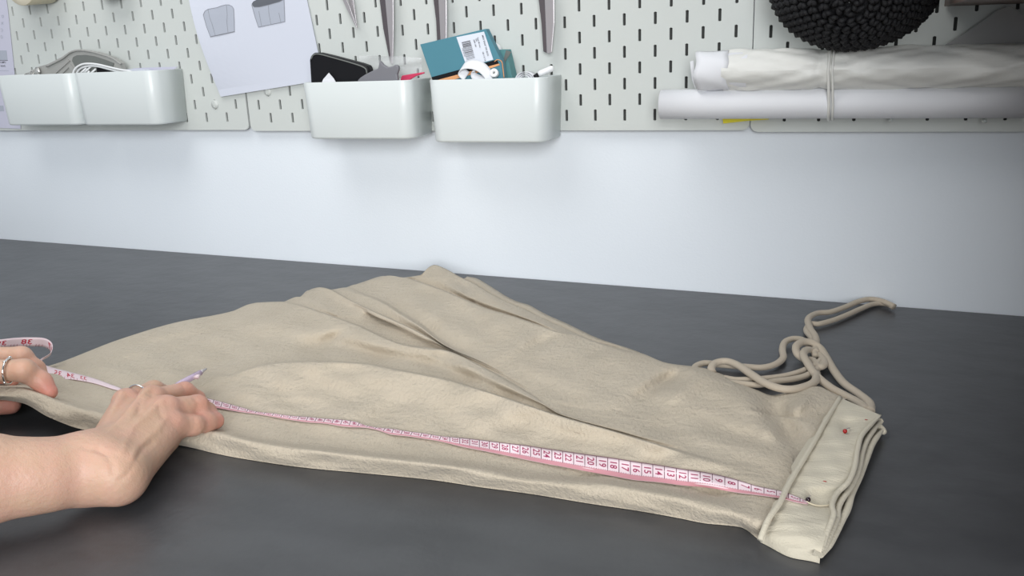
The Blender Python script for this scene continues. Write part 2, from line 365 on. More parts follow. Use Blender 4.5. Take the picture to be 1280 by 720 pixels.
far('panel_b', [(460,350.5,18),(485,350,21),(515,359,22),(545,371,22),(575,386,22),(600,397,22),(640,412,22),(680,430,20),(700,437,19),(740,446,19),(780,458,18),(820,462,16),(860,465,17),(900,477,17),(935,489,14),(962,499,9),(985,497,13),(1043,504,14)])
far('fold_f', [(480,345.4,21),(486,344.5,22),(510,349,23),(535,357,24),(557,365,24),(580,375,24),(610,387,23),(635,394.5,23),(667,405,22),(697,415.5,20),(720,419.5,18),(745,428,17),(780,439,16),(800,443,15),(837,455,14),(880,461,13),(920,479,12),(945,488,10),(965,495,7),(985,491,10),(1008,485,11),(1020,483,12),(1048,498,12)])
far('behind_f', [(495,346,15),(510,347.6,14),(535,355.6,14),(557,363.5,14),(580,373,13),(610,385.5,13),(635,393,13),(667,403.5,13),(697,414.3,14),(720,418.7,14),(745,427.6,13),(780,438.6,12),(800,442.6,11),(837,454.7,10),(880,460.8,9),(920,478.7,8),(945,487.8,7),(965,494.8,5),(985,490.8,7),(1008,484.8,8),(1020,482.8,9),(1049,497.8,9)])
far('apex_a', [(512,346.6,16),(540,349,18),(560,357,18),(575,364,20),(585,370,17),(605,378,18),(635,389,17),(667,401,16),(697,413,14),(740,426,11),(780,438,9),(837,454.4,7),(880,460.5,6),(945,487.5,5),(965,494.5,3),(1020,482.5,6),(1049,497.5,6)])
far('apex_b', [(525,344,20),(543,341,22),(560,349,20),(585,361,17),(610,373,18),(637,385,16),(667,397,14),(700,411,11),(740,425.4,8),(780,437.4,6),(837,454.2,5),(880,460.3,4),(945,487.3,3),(965,494.3,2),(1020,482.3,4),(1049,497.3,4)])
L['ridge'] = [(x, y, 2 if x < 500 else np.interp(x, [500, 530, 543, 575, 640, 700, 780, 1060], [6, 24, 27, 19, 13, 8, 4, 1.5])) for x, y in OUT]
ORD = ['edge', 'belly', 'roll', 'valley', 'tape', 'rise', 'crest', 'crest_back', 'dip', 'mid', 'fold_d', 'behind_d', 'pleat_a', 'pleat_b', 'fold_e', 'behind_e', 'fold_g', 'behind_g',
       'panel_a', 'panel_b', 'fold_f', 'behind_f', 'apex_a', 'apex_b', 'ridge']
BOOST = dict(roll=(3, 270), valley=(-3, 270), crest=(5, 330), crest_back=(-3, 330), dip=(-4, 330), mid=(-1, 330), fold_d=(3, 350), behind_d=(-3, 360), pleat_a=(-1, 390), fold_e=(3, 410), behind_e=(-2, 415), fold_g=(2, 430), behind_g=(-2, 440), fold_f=(2, 500), behind_f=(-3, 510))
BEND = dict(roll=940, valley=930, crest=860, crest_back=860, fold_f=770, behind_f=670)
for nm, (dz, xs) in BOOST.items():
    xe = BEND.get(nm, 620)
    L[nm] = [(x, y, z if z is None else z + dz*float(np.clip((x-xs)/60, 0, 1)*np.clip((xe-x)/60, 0, 1))) for x, y, z in L[nm]]
NC = 460
XB = np.linspace(-60, 950, NC)
rows = []
for nm in ORD:
    pts = L[nm]; xe = pts[-1][0]
    st = np.clip((XB - 640) / 310, 0, 1); st = st*st*(3-2*st)
    x = XB + (xe - 950) * st
    q = []
    for (a, b, z) in pts:
        if z is None: z = 2.0 + 0*a
        if a > 920 and False: z = z
        q.append((a, b, z))
    r = pch(q, x)
    ext = np.clip((XB-935)/15, 0, 1); x = x + ext*9; r[:, 0] += ext*.8; r[:, 1] -= ext*1.5
    k_ = min(1, len(rows)/5.)
    x = XB + (xe-950)*st + ext*9*k_
    rows.append(np.c_[x, r])
rows = np.array(rows)                     # lines x columns x (px,py,z)
# cross interpolation
SUB = 7
nr = len(rows); tt = np.linspace(0, nr-1, (nr-1)*SUB+1)
ii = np.clip(tt.astype(int), 0, nr-2); fr = (tt - ii)[:, None, None]
sl = np.diff(rows, axis=0); mm = np.zeros_like(rows)
ok = sl[:-1]*sl[1:] > 0
mm[1:-1] = np.where(ok, 2*sl[:-1]*sl[1:]/np.where(ok, sl[:-1]+sl[1:], 1), 0); mm[0] = sl[0]; mm[-1] = sl[-1]
# rounder crests: use centred slope on heights
mm[1:-1, :, 0] = .5*(sl[:-1, :, 0]+sl[1:, :, 0])
G = (2*fr**3-3*fr**2+1)*rows[ii] + (fr**3-2*fr**2+fr)*mm[ii] + (-2*fr**3+3*fr**2)*rows[ii+1] + (fr**3-fr**2)*mm[ii+1]
# local dents and swells (px segment, width px, amount mm)
def seg_w(P, x0, y0, x1, y1, w):
    d = np.array([x1-x0, y1-y0], float); l2 = d @ d
    q = P - np.array([x0, y0]); t = np.clip((q @ d)/l2, 0, 1)
    dd = np.linalg.norm(q - t[..., None]*d, axis=-1); fall = .35 + .65*np.sin(np.pi*np.clip(t, .02, .98))
    return np.exp(-(dd/w)**2)*fall
FEAT = [(690,422,652,438,7,-3.5),(852,463,800,494,8,-4.5),(880,470,835,500,8,2.5),(664,428,610,450,8,1.5),(770,448,745,470,9,-2.0),(962,497,1003,575,15,-6),(930,500,985,560,12,2.0),
        (1015,492,985,520,9,3),(620,395,600,405,6,-1.5),(755,436,730,445,6,-1.5),(575,425,560,400,7,-1),(700,470,640,455,9,1.2),(540,440,575,455,7,-2),(405,425,430,415,5,-2.5),
        (600,590,720,600,6,-1.5),(690,600,760,592,6,-2),(860,612,930,622,8,-2.5),(905,640,940,650,8,2),(320,480,380,476,4,1.2),(350,490,430,486,4,-1.3),(395,497,455,492,4,1.2),(330,503,400,501,3,-1.2),
        (470,507,530,500,5,-1.3),(250,450,300,440,5,1.0),(180,430,290,410,4,-.8),(120,452,230,428,4,.8),(430,470,520,478,6,.8),(660,530,760,556,7,-1.2),(560,510,640,530,7,1.2),
        (600,372,585,380,4,-1.5),(568,352,590,362,5,-1),(900,590,960,592,9,-1.5),(780,500,860,530,12,-1.5),(700,480,790,500,10,1.2),(940,540,990,500,8,-1.5),(870,520,930,550,14,-1.5)]
P2 = G[..., :2]
for (a, b, c, d, w, amp) in FEAT: G[..., 2] += 1.7*amp*seg_w(P2, a, b, c, d, w)*np.clip(G[..., 2]/6, 0, 1)
# low-frequency crumple
for k in range(26):
    fx, fy = RNG.uniform(.02, .11), RNG.uniform(.05, .22); ph = RNG.uniform(0, 6.28, 2)
    G[..., 2] += .21*np.sin(P2[..., 0]*fx + P2[..., 1]*fy*RNG.choice([-1, 1]) + ph[0])*np.clip(G[..., 2]/8, 0, 1)
def atv(X, Y, Z):
    d = np.stack([(X-640)/FPX, (Y-360)/FPX, np.ones_like(X)], -1) @ ROT
    return CAM + ((Z - CAM[2])/d[..., 2])[..., None]*d
Wd = atv(G[..., 0], G[..., 1], np.maximum(G[..., 2], .4)*1e-3)
Wd[..., 1] = np.minimum(Wd[..., 1], .008)
# far rim: drop to the table; near rim on the table where it lies
back = Wd[-1].copy(); back[:, 2] = .0004
Wd = np.concatenate([Wd, back[None]], 0)
CV, CF = grid(Wd)
cloth = part('fabric_panel', CV, CF, m_fab, gar)
cloth_tree = BVHTree.FromPolygons([Vector(v) for v in CV], CF)
def hit(x, y, off=0.0, tree=None):
    d = Vector(ray(x, y)).normalized()
    h = (tree or cloth_tree).ray_cast(Vector(CAM), d)
    if h[0] is None: return at(x, y, .002+off)
    n = h[1] if h[1].z > 0 else -h[1]
    return np.array(h[0]) + np.array([0, 0, off])

# back hem strip lying behind the apex panel
so = [(584,345.5),(596,348),(611,356.5),(635,371.5),(650,378),(661,381),(680,391.5),(710,405),(747,422.5),(785,435),(800,440.5)]
si = [(580,349),(594,355),(610,366),(637,380),(655,387),(677,398),(710,413),(740,426),(780,438),(790,441)]
a = catmull(np.array([(x, y, 0) for x, y in so]), 90); b = catmull(np.array([(x, y, 0) for x, y in si]), 90)
z0 = np.linspace(5, 2.4, 90)
wob = .8*np.sin(np.linspace(0, 24, 90))
R0 = atv(b[:, 0], b[:, 1]+3, (z0-3)*1e-3); R1 = atv(b[:, 0], b[:, 1]-.6, z0*1e-3); R2 = atv((a[:, 0]+b[:, 0])/2, (a[:, 1]+b[:, 1])/2, (z0+1+wob)*1e-3)
R3 = atv(a[:, 0], a[:, 1], z0*1e-3); R4 = R3.copy(); R4[:, 2] = .0005
stp = np.stack([R0, R1, R2, R3, R4]); stp[..., 1] = np.minimum(stp[..., 1], .009)
part('hem_strip', *grid(stp), m_fab, gar)

# waistband
SEAM = [(950,675),(960,650),(975,628),(986,605),(1004,575),(1020,548),(1031,528),(1050,497)]
RIM = [(1025,697),(1033,668),(1042,643),(1040,631),(1046,617),(1060,603),(1068,585),(1072,562),(1078,543),(1101,519)]
ns = 60
sa = catmull(np.array([(x, y, 13 - 10*(i == 0)) for i, (x, y) in enumerate(SEAM)], float), ns); ra = catmull(np.array([(x, y, 17) for x, y in RIM], float), ns)
sa[:, 2] = np.interp(np.linspace(0, 1, ns), [0, .07, .2, .9, 1], [2, 8, 13, 14, 12]); ra[:, 2] = np.interp(np.linspace(0, 1, ns), [0, .08, .25, .4, .8, 1], [5, 11, 14, 12, 17, 15])
bnd = []
for t in np.linspace(-.14, 1, 25):
    tq = (t*np.clip(np.linspace(0, 1, ns)/.12, 0, 1) if t < 0 else t*np.ones(ns))[:, None]
    q = sa*(1-tq) + ra*tq
    q[:, 2] += min(0, t)*22
    u = np.linspace(0, 1, ns)
    q[:, 2] += 2.5*math.sin(math.pi*max(t, 0)) - 7.5*np.exp(-((u-.33)/.10)**2 - ((t-.72)/.3)**2) - 5.5*np.exp(-((u-.86)/.07)**2 - ((t-.55)/.3)**2) + .5*np.sin(u*40 + t*5)*math.sin(math.pi*t) + .35*np.sin(u*75 - t*9)
    bnd.append(q)
bnd = np.array(bnd)
BW = atv(bnd[..., 0], bnd[..., 1], bnd[..., 2]*1e-3)
nearrow = BW[:, :1].copy(); nearrow[..., 2] = .0004
BW = np.concatenate([nearrow, BW], 1)
wb = part('waistband', *grid(BW), m_fab2, gar)
BV, BF = grid(BW); band_tree = BVHTree.FromPolygons([Vector(v) for v in BV], BF)
# piped seam between body and band
pp = catmull(np.array([(x, y, z) for (x, y), z in zip(SEAM, (8, 15, 17, 16.5, 16, 16, 16, 13))]), 70)
V, F = tube(atv(pp[:, 0], pp[:, 1], pp[:, 2]*1e-3), .0021, 8); part('piping', V, F, m_fab2, gar)
# stacked folded rims at the open edge
def rim(pts, zs, r, fl, name='folded_rim'):
    q = catmull(np.array([(x, y, z) for (x, y), z in zip(pts, zs)], float), 80)
    V, F = tube(atv(q[:, 0], q[:, 1], q[:, 2]*1e-3), r*(.35+.65*np.minimum(1, np.minimum(np.arange(80), 79-np.arange(80))/7.)), 8, fl); return part(name, V, F, m_fab2, gar)
rim(RIM, (5, 11, 14, 13.5, 13, 15, 16, 17, 17, 15), .0020, .9)
rim([(1026,697),(1036,672),(1046,648),(1048,634),(1053,624),(1065,606),(1073,588),(1078,565),(1085,548),(1102,524)], (3, 7, 9, 9, 9, 10, 11, 12, 12, 11), .0022, .9)
rim([(1027,696),(1040,674),(1052,650),(1059,636),(1064,618),(1074,596),(1082,575),(1091,553),(1105,535)], (2.6, 4, 5, 5, 5, 6, 7, 8, 7), .0028, .8)
rim([(1102,524),(1098,531),(1103,537),(1105,542)], (11, 8, 6, 5), .0028, 1)
# sheets between the stacked rims
def sheet(Pa, za, Pb, zb):
    A = catmull(np.array([(x, y, za) for x, y in Pa], float), 50); B = catmull(np.array([(x, y, zb) for x, y in Pb], float), 50)
    rowsx = []
    for t in np.linspace(0, 1, 6):
        q = A*(1-t) + B*t; rowsx.append(atv(q[:, 0], q[:, 1], q[:, 2]*1e-3))
    part('under_fold', *grid(np.array(rowsx)), m_fab2, gar)
sheet([(1015,694),(1030,655),(1036,625),(1055,598),(1066,555),(1092,520)], 9, [(1027,696),(1046,648),(1053,624),(1073,588),(1085,548),(1102,524)], 7)
sheet([(1020,694),(1036,655),(1044,625),(1060,598),(1072,555),(1095,524)], 4, [(1027,696),(1052,650),(1063,620),(1081,578),(1091,553),(1104,538)], 3)
# lower body layer under the right-hand side, so the edge of the cloth rests on the table
# cords
CORDS = [
 ([(1019,440,9),(1020,423,10),(1012,409,9),(1010,399,9),(1020,392,7),(1038,390,6),(1056,384,6),(1073,377,7),(1089,374,8),(1104,377,8),(1118,383,6)], .0043),
 ([(1022,436,8),(1016,424,7),(1008,413,6),(1013,405,5),(1023,405,5),(1042,400,5),(1060,393,5),(1078,385,5),(1092,380,5),(1107,380,5),(1117,384,5)], .0040),
 ([(872,466,5),(869,459,5),(880,454,5),(900,456,5),(933,458.5,5),(953,459.5,5),(970,455,5),(979,447,5),(978,437,5),(981,428,6),(991,423.5,8),(1003,425,9),(1012,432,8)], .0042),
 ([(891,466,6),(889,461,8),(893,454.5,9),(907,451.5,10),(922,456.5,11),(938,467,12),(955,478,13),(973,485,13),(991,486.5,13),(1010,482,12),(1019,476,11),(1021,466,8)], .0045),
 ([(905,472,4),(920,474.5,4),(938,474,4.5),(960,472.5,5),(984,469,5),(1005,462.5,6),(1020,455,7),(1028,446,7),(1025,436,7)], .0036),
 ([(912,478,4),(930,480,4),(949,481,4),(967,477,5),(993,473.5,5),(1011,468,6),(1024,459,7),(1032,449,7),(1026,438,6)], .0040),
 ([(1088,514,9),(1087,504,7),(1073,492,5),(1055,479,5),(1043,464,5.5),(1033,447,7),(1025,435,10),(1014,428,14),(1002,428,15),(995,434,14),(997,443,11),(1006,450,8)], .0047),
 ([(1083,512,9),(1076,505,7),(1058,495,5),(1038,484,6),(1020,469,9),(1009,453,12),(1004,443,13),(1008,437.5,12),(1016,438.5,9),(1020,446,6)], .0047),
 ([(1008,449,5),(1016,450,6),(1025,459,8),(1031,455,8),(1025,442,7),(1021,433,6)], .0040),
]
for pts, r in CORDS:
    q = catmull(np.array(pts, float), 26*len(pts)//3)
    C3 = atv(q[:, 0], q[:, 1], np.maximum(q[:, 2]*1e-3, r*.85)); C3[:, 1] = np.minimum(C3[:, 1], .006)
    V, F = tube(C3, r*.9, 10, .82); part('drawstring', V, F, m_cord, gar)

# ------------------------------------------------------------------ pins, thread
def on(x, y, off=0):
    p = hit(x, y, off, band_tree)
    return p
def pin(x, y, x2, y2, m, label):
    h = on(x, y, .0022); e = on(x2, y2, .0015)
    root = empty('dressmaking_pin', h, label, 'pin', None)
    V, F = lathe([(0.0001, -.0019), (.0011, -.0016), (.0018, -.0006), (.0018, .0006), (.0011, .0016), (.0001, .0019)], h, (0, 0, 1), 14); part('pinhead', V, F, m, root)
    V, F = tube([h, (h+e)/2+np.array([0, 0, .0012]), e], .00045, 6); part('pin_shaft', V, F, m_steel, root)
pin(1056, 542, 1062, 537, m_redpin, 'red ball-headed pin stuck in the upper half of the waistband')
pin(1010, 628, 1013, 622, m_darkpin, 'dark ball-headed pin beside the end of the tape measure')
for (x, y, lab) in ((1083, 525, 'tiny dark red pin tip showing near the top corner of the waistband'), (1031, 602, 'tiny dark red pin tip showing between the two pinheads')):
    h = on(x, y, .0002); V, F = tube([h + np.array([-.0012, 0, 0]), h, h + np.array([.0012, .0006, -.0004])], .0004, 6)
    part('dressmaking_pin', V, F, m_redpin, None, label=lab, cat='pin')
tp = [on(x, y, .0012) for x, y in ((1008, 629), (1018, 633), (1028, 634), (1038, 633), (1044, 632))]
V, F = tube(catmull(tp, 24), .0006, 6); part('thread', V, F, m_thread, None, label='pale thread running from the dark pin to the waistband edge', cat='thread')

# ------------------------------------------------------------------ tape measure
TOPE = [(150,485.5),(168,487),(200,490),(236,494),(258,497.5),(300,508.5),(322,514.5),(340,516.5),(363,519.5),(385,521),(405,523),(428,524.5),(445,527),(455,531),(474,534.5),(488,535.5),(510,539),(530,541.5),(548,544.5),(575,547),(603,550),(630,553.5),(656,556.5),(683,560.5),(710,564.5),(738,568.5),(767,572.5),(795,577),(823,581),(852,586),(883,590.5),(914,597.5),(947,607.5),(978,614),(995,620),(1010,627)]
BOTE = [(150,488.5),(168,491),(200,496),(236,503.5),(258,507.5),(300,514.5),(322,517.5),(340,520.5),(363,524.5),(385,527.5),(405,529),(428,532.5),(440,533.5),(455,534),(474,538),(488,542.5),(510,545),(530,548),(548,551),(575,557.5),(603,563),(630,568.5),(656,574),(683,579.5),(710,584.5),(738,590),(767,595),(795,600),(823,602.5),(852,606.5),(883,609.5),(914,614.5),(947,618.5),(978,623),(995,627.5),(1010,630)]
NUMX = [(4,978),(5,963),(6,947),(7,931),(8,914),(9,898),(10,882.8),(11,867.5),(12,852.8),(13,838),(14,823),(15,809),(16,795),(17,781),(18,766.5),(19,752.7),(20,738),(21,724),(22,710),(23,696.8),(24,683),(25,670),(26,656.4),(27,643.6),(28,630.8),(29,618),(30,605.4),(31,593),(32,581),(33,568.4),(34,556),(35,544),(36,532),(37,520),(38,508),(39,496)]
NUMX += [(39+k, 496-10.7*k) for k in range(1, 34)]
NUMX = [(1, 1020), (2, 1007), (3, 993)] + NUMX
NUMX = np.array(NUMX, float)
cm2x = lambda c: float(np.interp(c, NUMX[:, 0], NUMX[:, 1]))
tape = empty('tape_measure', at(600, 560, .01), 'pink and white tape measure stretched along the garment to the waistband', 'tape measure')
NT = 300
txs = np.linspace(150, 1010, NT)
ta = np.array(TOPE, float); ba = np.array(BOTE, float)
tyt = pch(ta, txs)[:, 0]; tyb = pch(ba, txs)[:, 0]
VN = 7
def cl(x, y):
    p = hit(x, y) if x < 972 else (on(x, y) if x > 995 else None)
    if p is None:
        a, b = hit(x, y), on(x, y); p = a if a[1] < b[1] else b
    return p
def smooth1(A, n):
    for _ in range(n):
        B = A.copy(); B[1:-1] = (A[:-2]+A[1:-1]*2+A[2:])/4; A = B
    return A
TP = np.array([[(cl(x, a+(b-a)*v)) for v in np.linspace(0, 1, VN)] for x, a, b in zip(txs, tyt, tyb)])
zt = smooth1(TP[..., 2], 10); zt = np.maximum(zt, TP[..., 2] - .0006) + .0016
TPx = np.array([[x, a+(b-a)*v] for x, a, b in zip(txs, tyt, tyb) for v in np.linspace(0, 1, VN)]).reshape(NT, VN, 2)
TP = atv(TPx[..., 0], TPx[..., 1], zt)
def tpos(x, v, off=0.0):
    i = np.clip((x-150)/(1010-150)*(NT-1), 0, NT-1.001); k = int(i); f = i-k
    j = np.clip(v, 0, 1)*(VN-1); q = min(int(j), VN-2); g = j-q
    p = (TP[k, q]*(1-f)+TP[k+1, q]*f)*(1-g) + (TP[k, q+1]*(1-f)+TP[k+1, q+1]*f)*g
    to = CAM-p; return p + to/np.linalg.norm(to)*off
def solidgrid(P, th):
    P = np.asarray(P); a, b = P.shape[:2]
    du = np.gradient(P, axis=0); dv = np.gradient(P, axis=1); n = np.cross(du, dv); n /= np.linalg.norm(n, axis=-1)[..., None]+1e-12
    Q = P - n*th if n[..., 2].mean() > 0 else P + n*th
    V1, F1 = grid(P); V2, F2 = grid(Q); k = a*b
    F = list(F1) + [tuple(i+k for i in f[::-1]) for f in F2]
    e = [(i*b, (i+1)*b) for i in range(a-1)] + [((i+1)*b+b-1, i*b+b-1) for i in range(a-1)] + [(j+1, j) for j in range(b-1)] + [((a-1)*b+j, (a-1)*b+j+1) for j in range(b-1)]
    F += [(p, q, q+k, p+k) for p, q in e]
    return np.r_[V1, V2], F
V, F = solidgrid(TP, .0004); o = part('tape_strip', V, F, m_tape, tape)
# the pink lower band
pb = np.array([[tpos(x, v, .00012) for v in (.74, .87, 1.0)] for x in txs]); part('pink_band', *grid(pb), m_pink, tape)
pb = np.array([[tpos(x, v, .00012) for v in (0, .04)] for x in txs]); part('printed_edge', *grid(pb), m_line, tape)
mb = MB()
for c in range(1, 72):
    x = (cm2x(c) + cm2x(c+1))/2; w = .45
    if x < 152: continue
    s = 2.2 if x > 560 else 4.5 if x < 556 else 3
    s = 0 if x > 560 else 3
    P = np.array([[tpos(x-w+(s*(.5-v)), v, .0002), tpos(x+w+(s*(.5-v)), v, .0002)] for v in np.linspace(0, .76, 5)]); mb.add(*grid(P))
    for k in range(1, 10, 2):
        xx = cm2x(c) + (cm2x(c+1)-cm2x(c))*k/10
        if xx < 152 or x < 560: continue
        P = np.array([[tpos(xx-.2, v, .0002), tpos(xx+.2, v, .0002)] for v in (.70, .76)]); mb.add(*grid(P))
mb.build('division_line', m_line, tape, smooth=False, kind='stuff')
def glyph(txt, size=1.0):
    cu = bpy.data.curves.new('t', 'FONT'); cu.body = txt; cu.size = size; cu.align_x = 'CENTER'; cu.align_y = 'CENTER'; cu.resolution_u = 2; cu.offset = .012*size
    ob = bpy.data.objects.new('t', cu); COL.objects.link(ob)
    dg = bpy.context.evaluated_depsgraph_get(); me = ob.evaluated_get(dg).to_mesh()
    V = np.array([v.co[:] for v in me.vertices]); F = [tuple(p.vertices) for p in me.polygons]
    ob.evaluated_get(dg).to_mesh_clear(); bpy.data.objects.remove(ob); bpy.data.curves.remove(cu)
    return V, F
for c in range(1, 71):
    x = cm2x(c)
    if x < 156: continue
    V, F = glyph(str(c)); cw = abs(cm2x(c) - cm2x(min(c+1, 71)))
    hx = cw*.62/.7; vv = .46 if c > 9 else .50
    Q = [tpos(x + q[1]*hx, .37 + q[0]*vv, .00025) for q in V]
    part('numeral', Q, F, m_ink, tape, smooth=False)
# loop of the same tape at the far left, other face up
lt = [(-60,428,30),(-30,426,32),(0,424.5,34),(20,422.5,36),(40,422,37),(55,423,36),(63,427,33),(65.5,433,29),(63,441,25),(54,447,20),(50,451,16),(55,455.5,13),(68,460,11),(90,465.5,10),(115,472,9.5),(140,481,9.5),(152,485.5,10)]
lb = [(-60,441,20),(-30,438,22),(0,434.5,24),(20,433,25),(40,433,26),(54,433.5,25),(61,437,23),(63.5,442,20),(60,446,17),(51,452,14),(50,461,11),(56,468,10),(70,472.5,9),(93,474.5,8.5),(118,479,8.5),(141,486,9),(152,488.5,9.5)]
A = catmull(np.array(lt, float), 150); B = catmull(np.array(lb, float), 150)
LP = np.array([[A[i]*(1-v)+B[i]*v for v in np.linspace(0, 1, 5)] for i in range(150)])
zz = LP[..., 2]*1e-3
for i in range(95, 150):
    for j in range(5):
        h = hit(LP[i, j, 0], LP[i, j, 1]); zz[i, j] = max(h[2]+.0015, zz[i, j]*.0 + h[2]+.0015)
w = np.clip((np.arange(150)-95)/20, 0, 1)[:, None]; zz = LP[..., 2]*1e-3*(1-w) + zz*w
LW = atv(LP[..., 0], LP[..., 1], zz)
V, F = solidgrid(LW, .0004); part('tape_loop', V, F, m_tape, tape)
def lpos(i, v, off=.0003):
    k = int(np.clip(i, 0, 148)); f = i-k; p = (LW[k]*(1-f)+LW[k+1]*f); j = np.clip(v, 0, 1)*4; q = min(int(j), 3); g = j-q
    p = p[q]*(1-g)+p[q+1]*g; to = CAM-p; return p+to/np.linalg.norm(to)*off
pxi = LP[:, 2, 0]
for txt, i0, sc in (('39', 34.5, 1), ('38', 52.5, 1), ('37', 71, .9), ('36', 92, .7), ('35', 103, .7), ('34', 112, .7), ('33', 121, .6)):
    V, F = glyph(txt); pxstep = 8.2*sc
    Q = [lpos(i0 - q[0]*pxstep*1.0, .5 - q[1]*.78) for q in V]; part('numeral', Q, F, m_red, tape, smooth=False)
mb = MB()
for k, i in enumerate(np.arange(22, 125, 2.2)):
    if k % 4: mb.add(*grid(np.array([[lpos(i-.12, v), lpos(i+.12, v)] for v in (.72, 1.0)])))
mb.build('inch_tick', m_ink, tape, smooth=False, kind='stuff')

# ------------------------------------------------------------------ hands: one smooth signed-distance body, meshed with surface nets
def cap_d(P, a, b, ra, rb):
    a = np.asarray(a); b = np.asarray(b); d = b-a; t = np.clip(((P-a) @ d)/(d @ d + 1e-12), 0, 1)
    return np.linalg.norm(P - a - t[..., None]*d, axis=-1) - (ra + (rb-ra)*t)
def smin(a, b, k):
    h = np.clip(.5 + .5*(b-a)/k, 0, 1); return b*(1-h) + a*h - k*h*(1-h)
def field(groups, P):
    """groups: list of (k_outer, [(a,b,ra,rb,k)])"""
    D = None
    for ko, prims in groups:
        g = None
        for (a, b, ra, rb, k) in prims:
            d = cap_d(P, a, b, ra, rb); g = d if g is None else smin(g, d, k)
        if ko < 0: D = -smin(-D, g, -ko)        # carve a crease
        else: D = g if D is None else smin(D, g, ko)
    return D
def surface_nets(fn, lo, hi, h):
    n = np.ceil((np.asarray(hi)-np.asarray(lo))/h).astype(int)+1
    ax = [lo[i] + h*np.arange(n[i]) for i in range(3)]
    D = np.empty(n)
    for i in range(n[0]):
        Y, Z = np.meshgrid(ax[1], ax[2], indexing='ij'); P = np.stack([np.full_like(Y, ax[0][i]), Y, Z], -1); D[i] = fn(P)
    ins = D < 0; c = np.zeros(tuple(n-1), int); acc = np.zeros(tuple(n-1)+(3,)); cnt = np.zeros(tuple(n-1))
    cor = [(x, y, z) for x in (0, 1) for y in (0, 1) for z in (0, 1)]
    def sl(o): return tuple(slice(o[i], n[i]-1+o[i]) for i in range(3))
    for a in cor:
        for k in range(3):
            if a[k] == 0:
                b = list(a); b[k] = 1; b = tuple(b)
                da, db = D[sl(a)], D[sl(b)]; cr = (da < 0) != (db < 0)
                t = np.where(cr, da/np.where(cr, da-db, 1), 0)
                p = np.zeros(da.shape+(3,)); p[...] = a; p[..., k] += t
                acc += np.where(cr[..., None], p, 0); cnt += cr
    act = cnt > 0; idx = -np.ones(act.shape, int); idx[act] = np.arange(act.sum())
    g = np.argwhere(act); V = np.asarray(lo) + h*(g + acc[act]/cnt[act][:, None])
    F = []
    for k in range(3):
        i, j = (k+1) % 3, (k+2) % 3
        s0 = [slice(None)]*3; s1 = [slice(None)]*3; s0[k] = slice(0, n[k]-1); s1[k] = slice(1, n[k])
        e = ins[tuple(s0)] != ins[tuple(s1)]; w = np.argwhere(e)
        w = w[(w[:, i] > 0) & (w[:, j] > 0) & (w[:, i] < n[i]-1) & (w[:, j] < n[j]-1)]
        o = ins[tuple(s0)][tuple(w.T)]
        def id_(di, dj): q = w.copy(); q[:, i] -= di; q[:, j] -= dj; return idx[tuple(q.T)]
        A, B, C_, Dd = id_(0, 0), id_(1, 0), id_(1, 1), id_(0, 1)
        q = np.stack([A, B, C_, Dd], 1); q[~o] = q[~o][:, ::-1]; F.append(q)
    F = np.concatenate(F); F = F[(F >= 0).all(1)]
    return V, [tuple(map(int, f)) for f in F]
mm_ = 1e-3
def J(x, y, z): return at(x, y, z*mm_)
# right hand, palm down, little finger nearest the camera
w0 = J(112, 587, 31)
c1, c2, c3, c4 = J(126, 567, 36), J(132, 575, 38), J(140, 586, 34), J(150, 597, 27)
i1, m1, r1, p1 = J(157, 503, 44), J(190, 499, 48), J(208, 511, 45), J(216, 532, 35)
up = np.array([0, 0, 1.])
def lift(p, h): return p + up*h*mm_
def tdn(a, b, t, h): return a*(1-t)+b*t + up*h*mm_
palm = [(J(40, 596, 39), w0, .0262, .0238, .01), (J(40, 590, 40), J(112, 582, 35), .022, .0215, .01), (w0, c3, .0215, .019, .012), (J(112, 580, 34), c1, .019, .015, .016), (w0, c4, .0215, .0165, .016),
        (c1, i1, .0135, .0105, .012), (c2, m1, .0135, .0105, .01), (c3, r1, .0135, .0100, .01), (c4, p1, .0152, .0098, .01),
        (J(150, 598, 24), J(208, 550, 20), .015, .011, .014), (J(138, 575, 22), J(165, 535, 24), .015, .012, .014), (J(160, 560, 26), J(190, 530, 28), .014, .011, .014)]
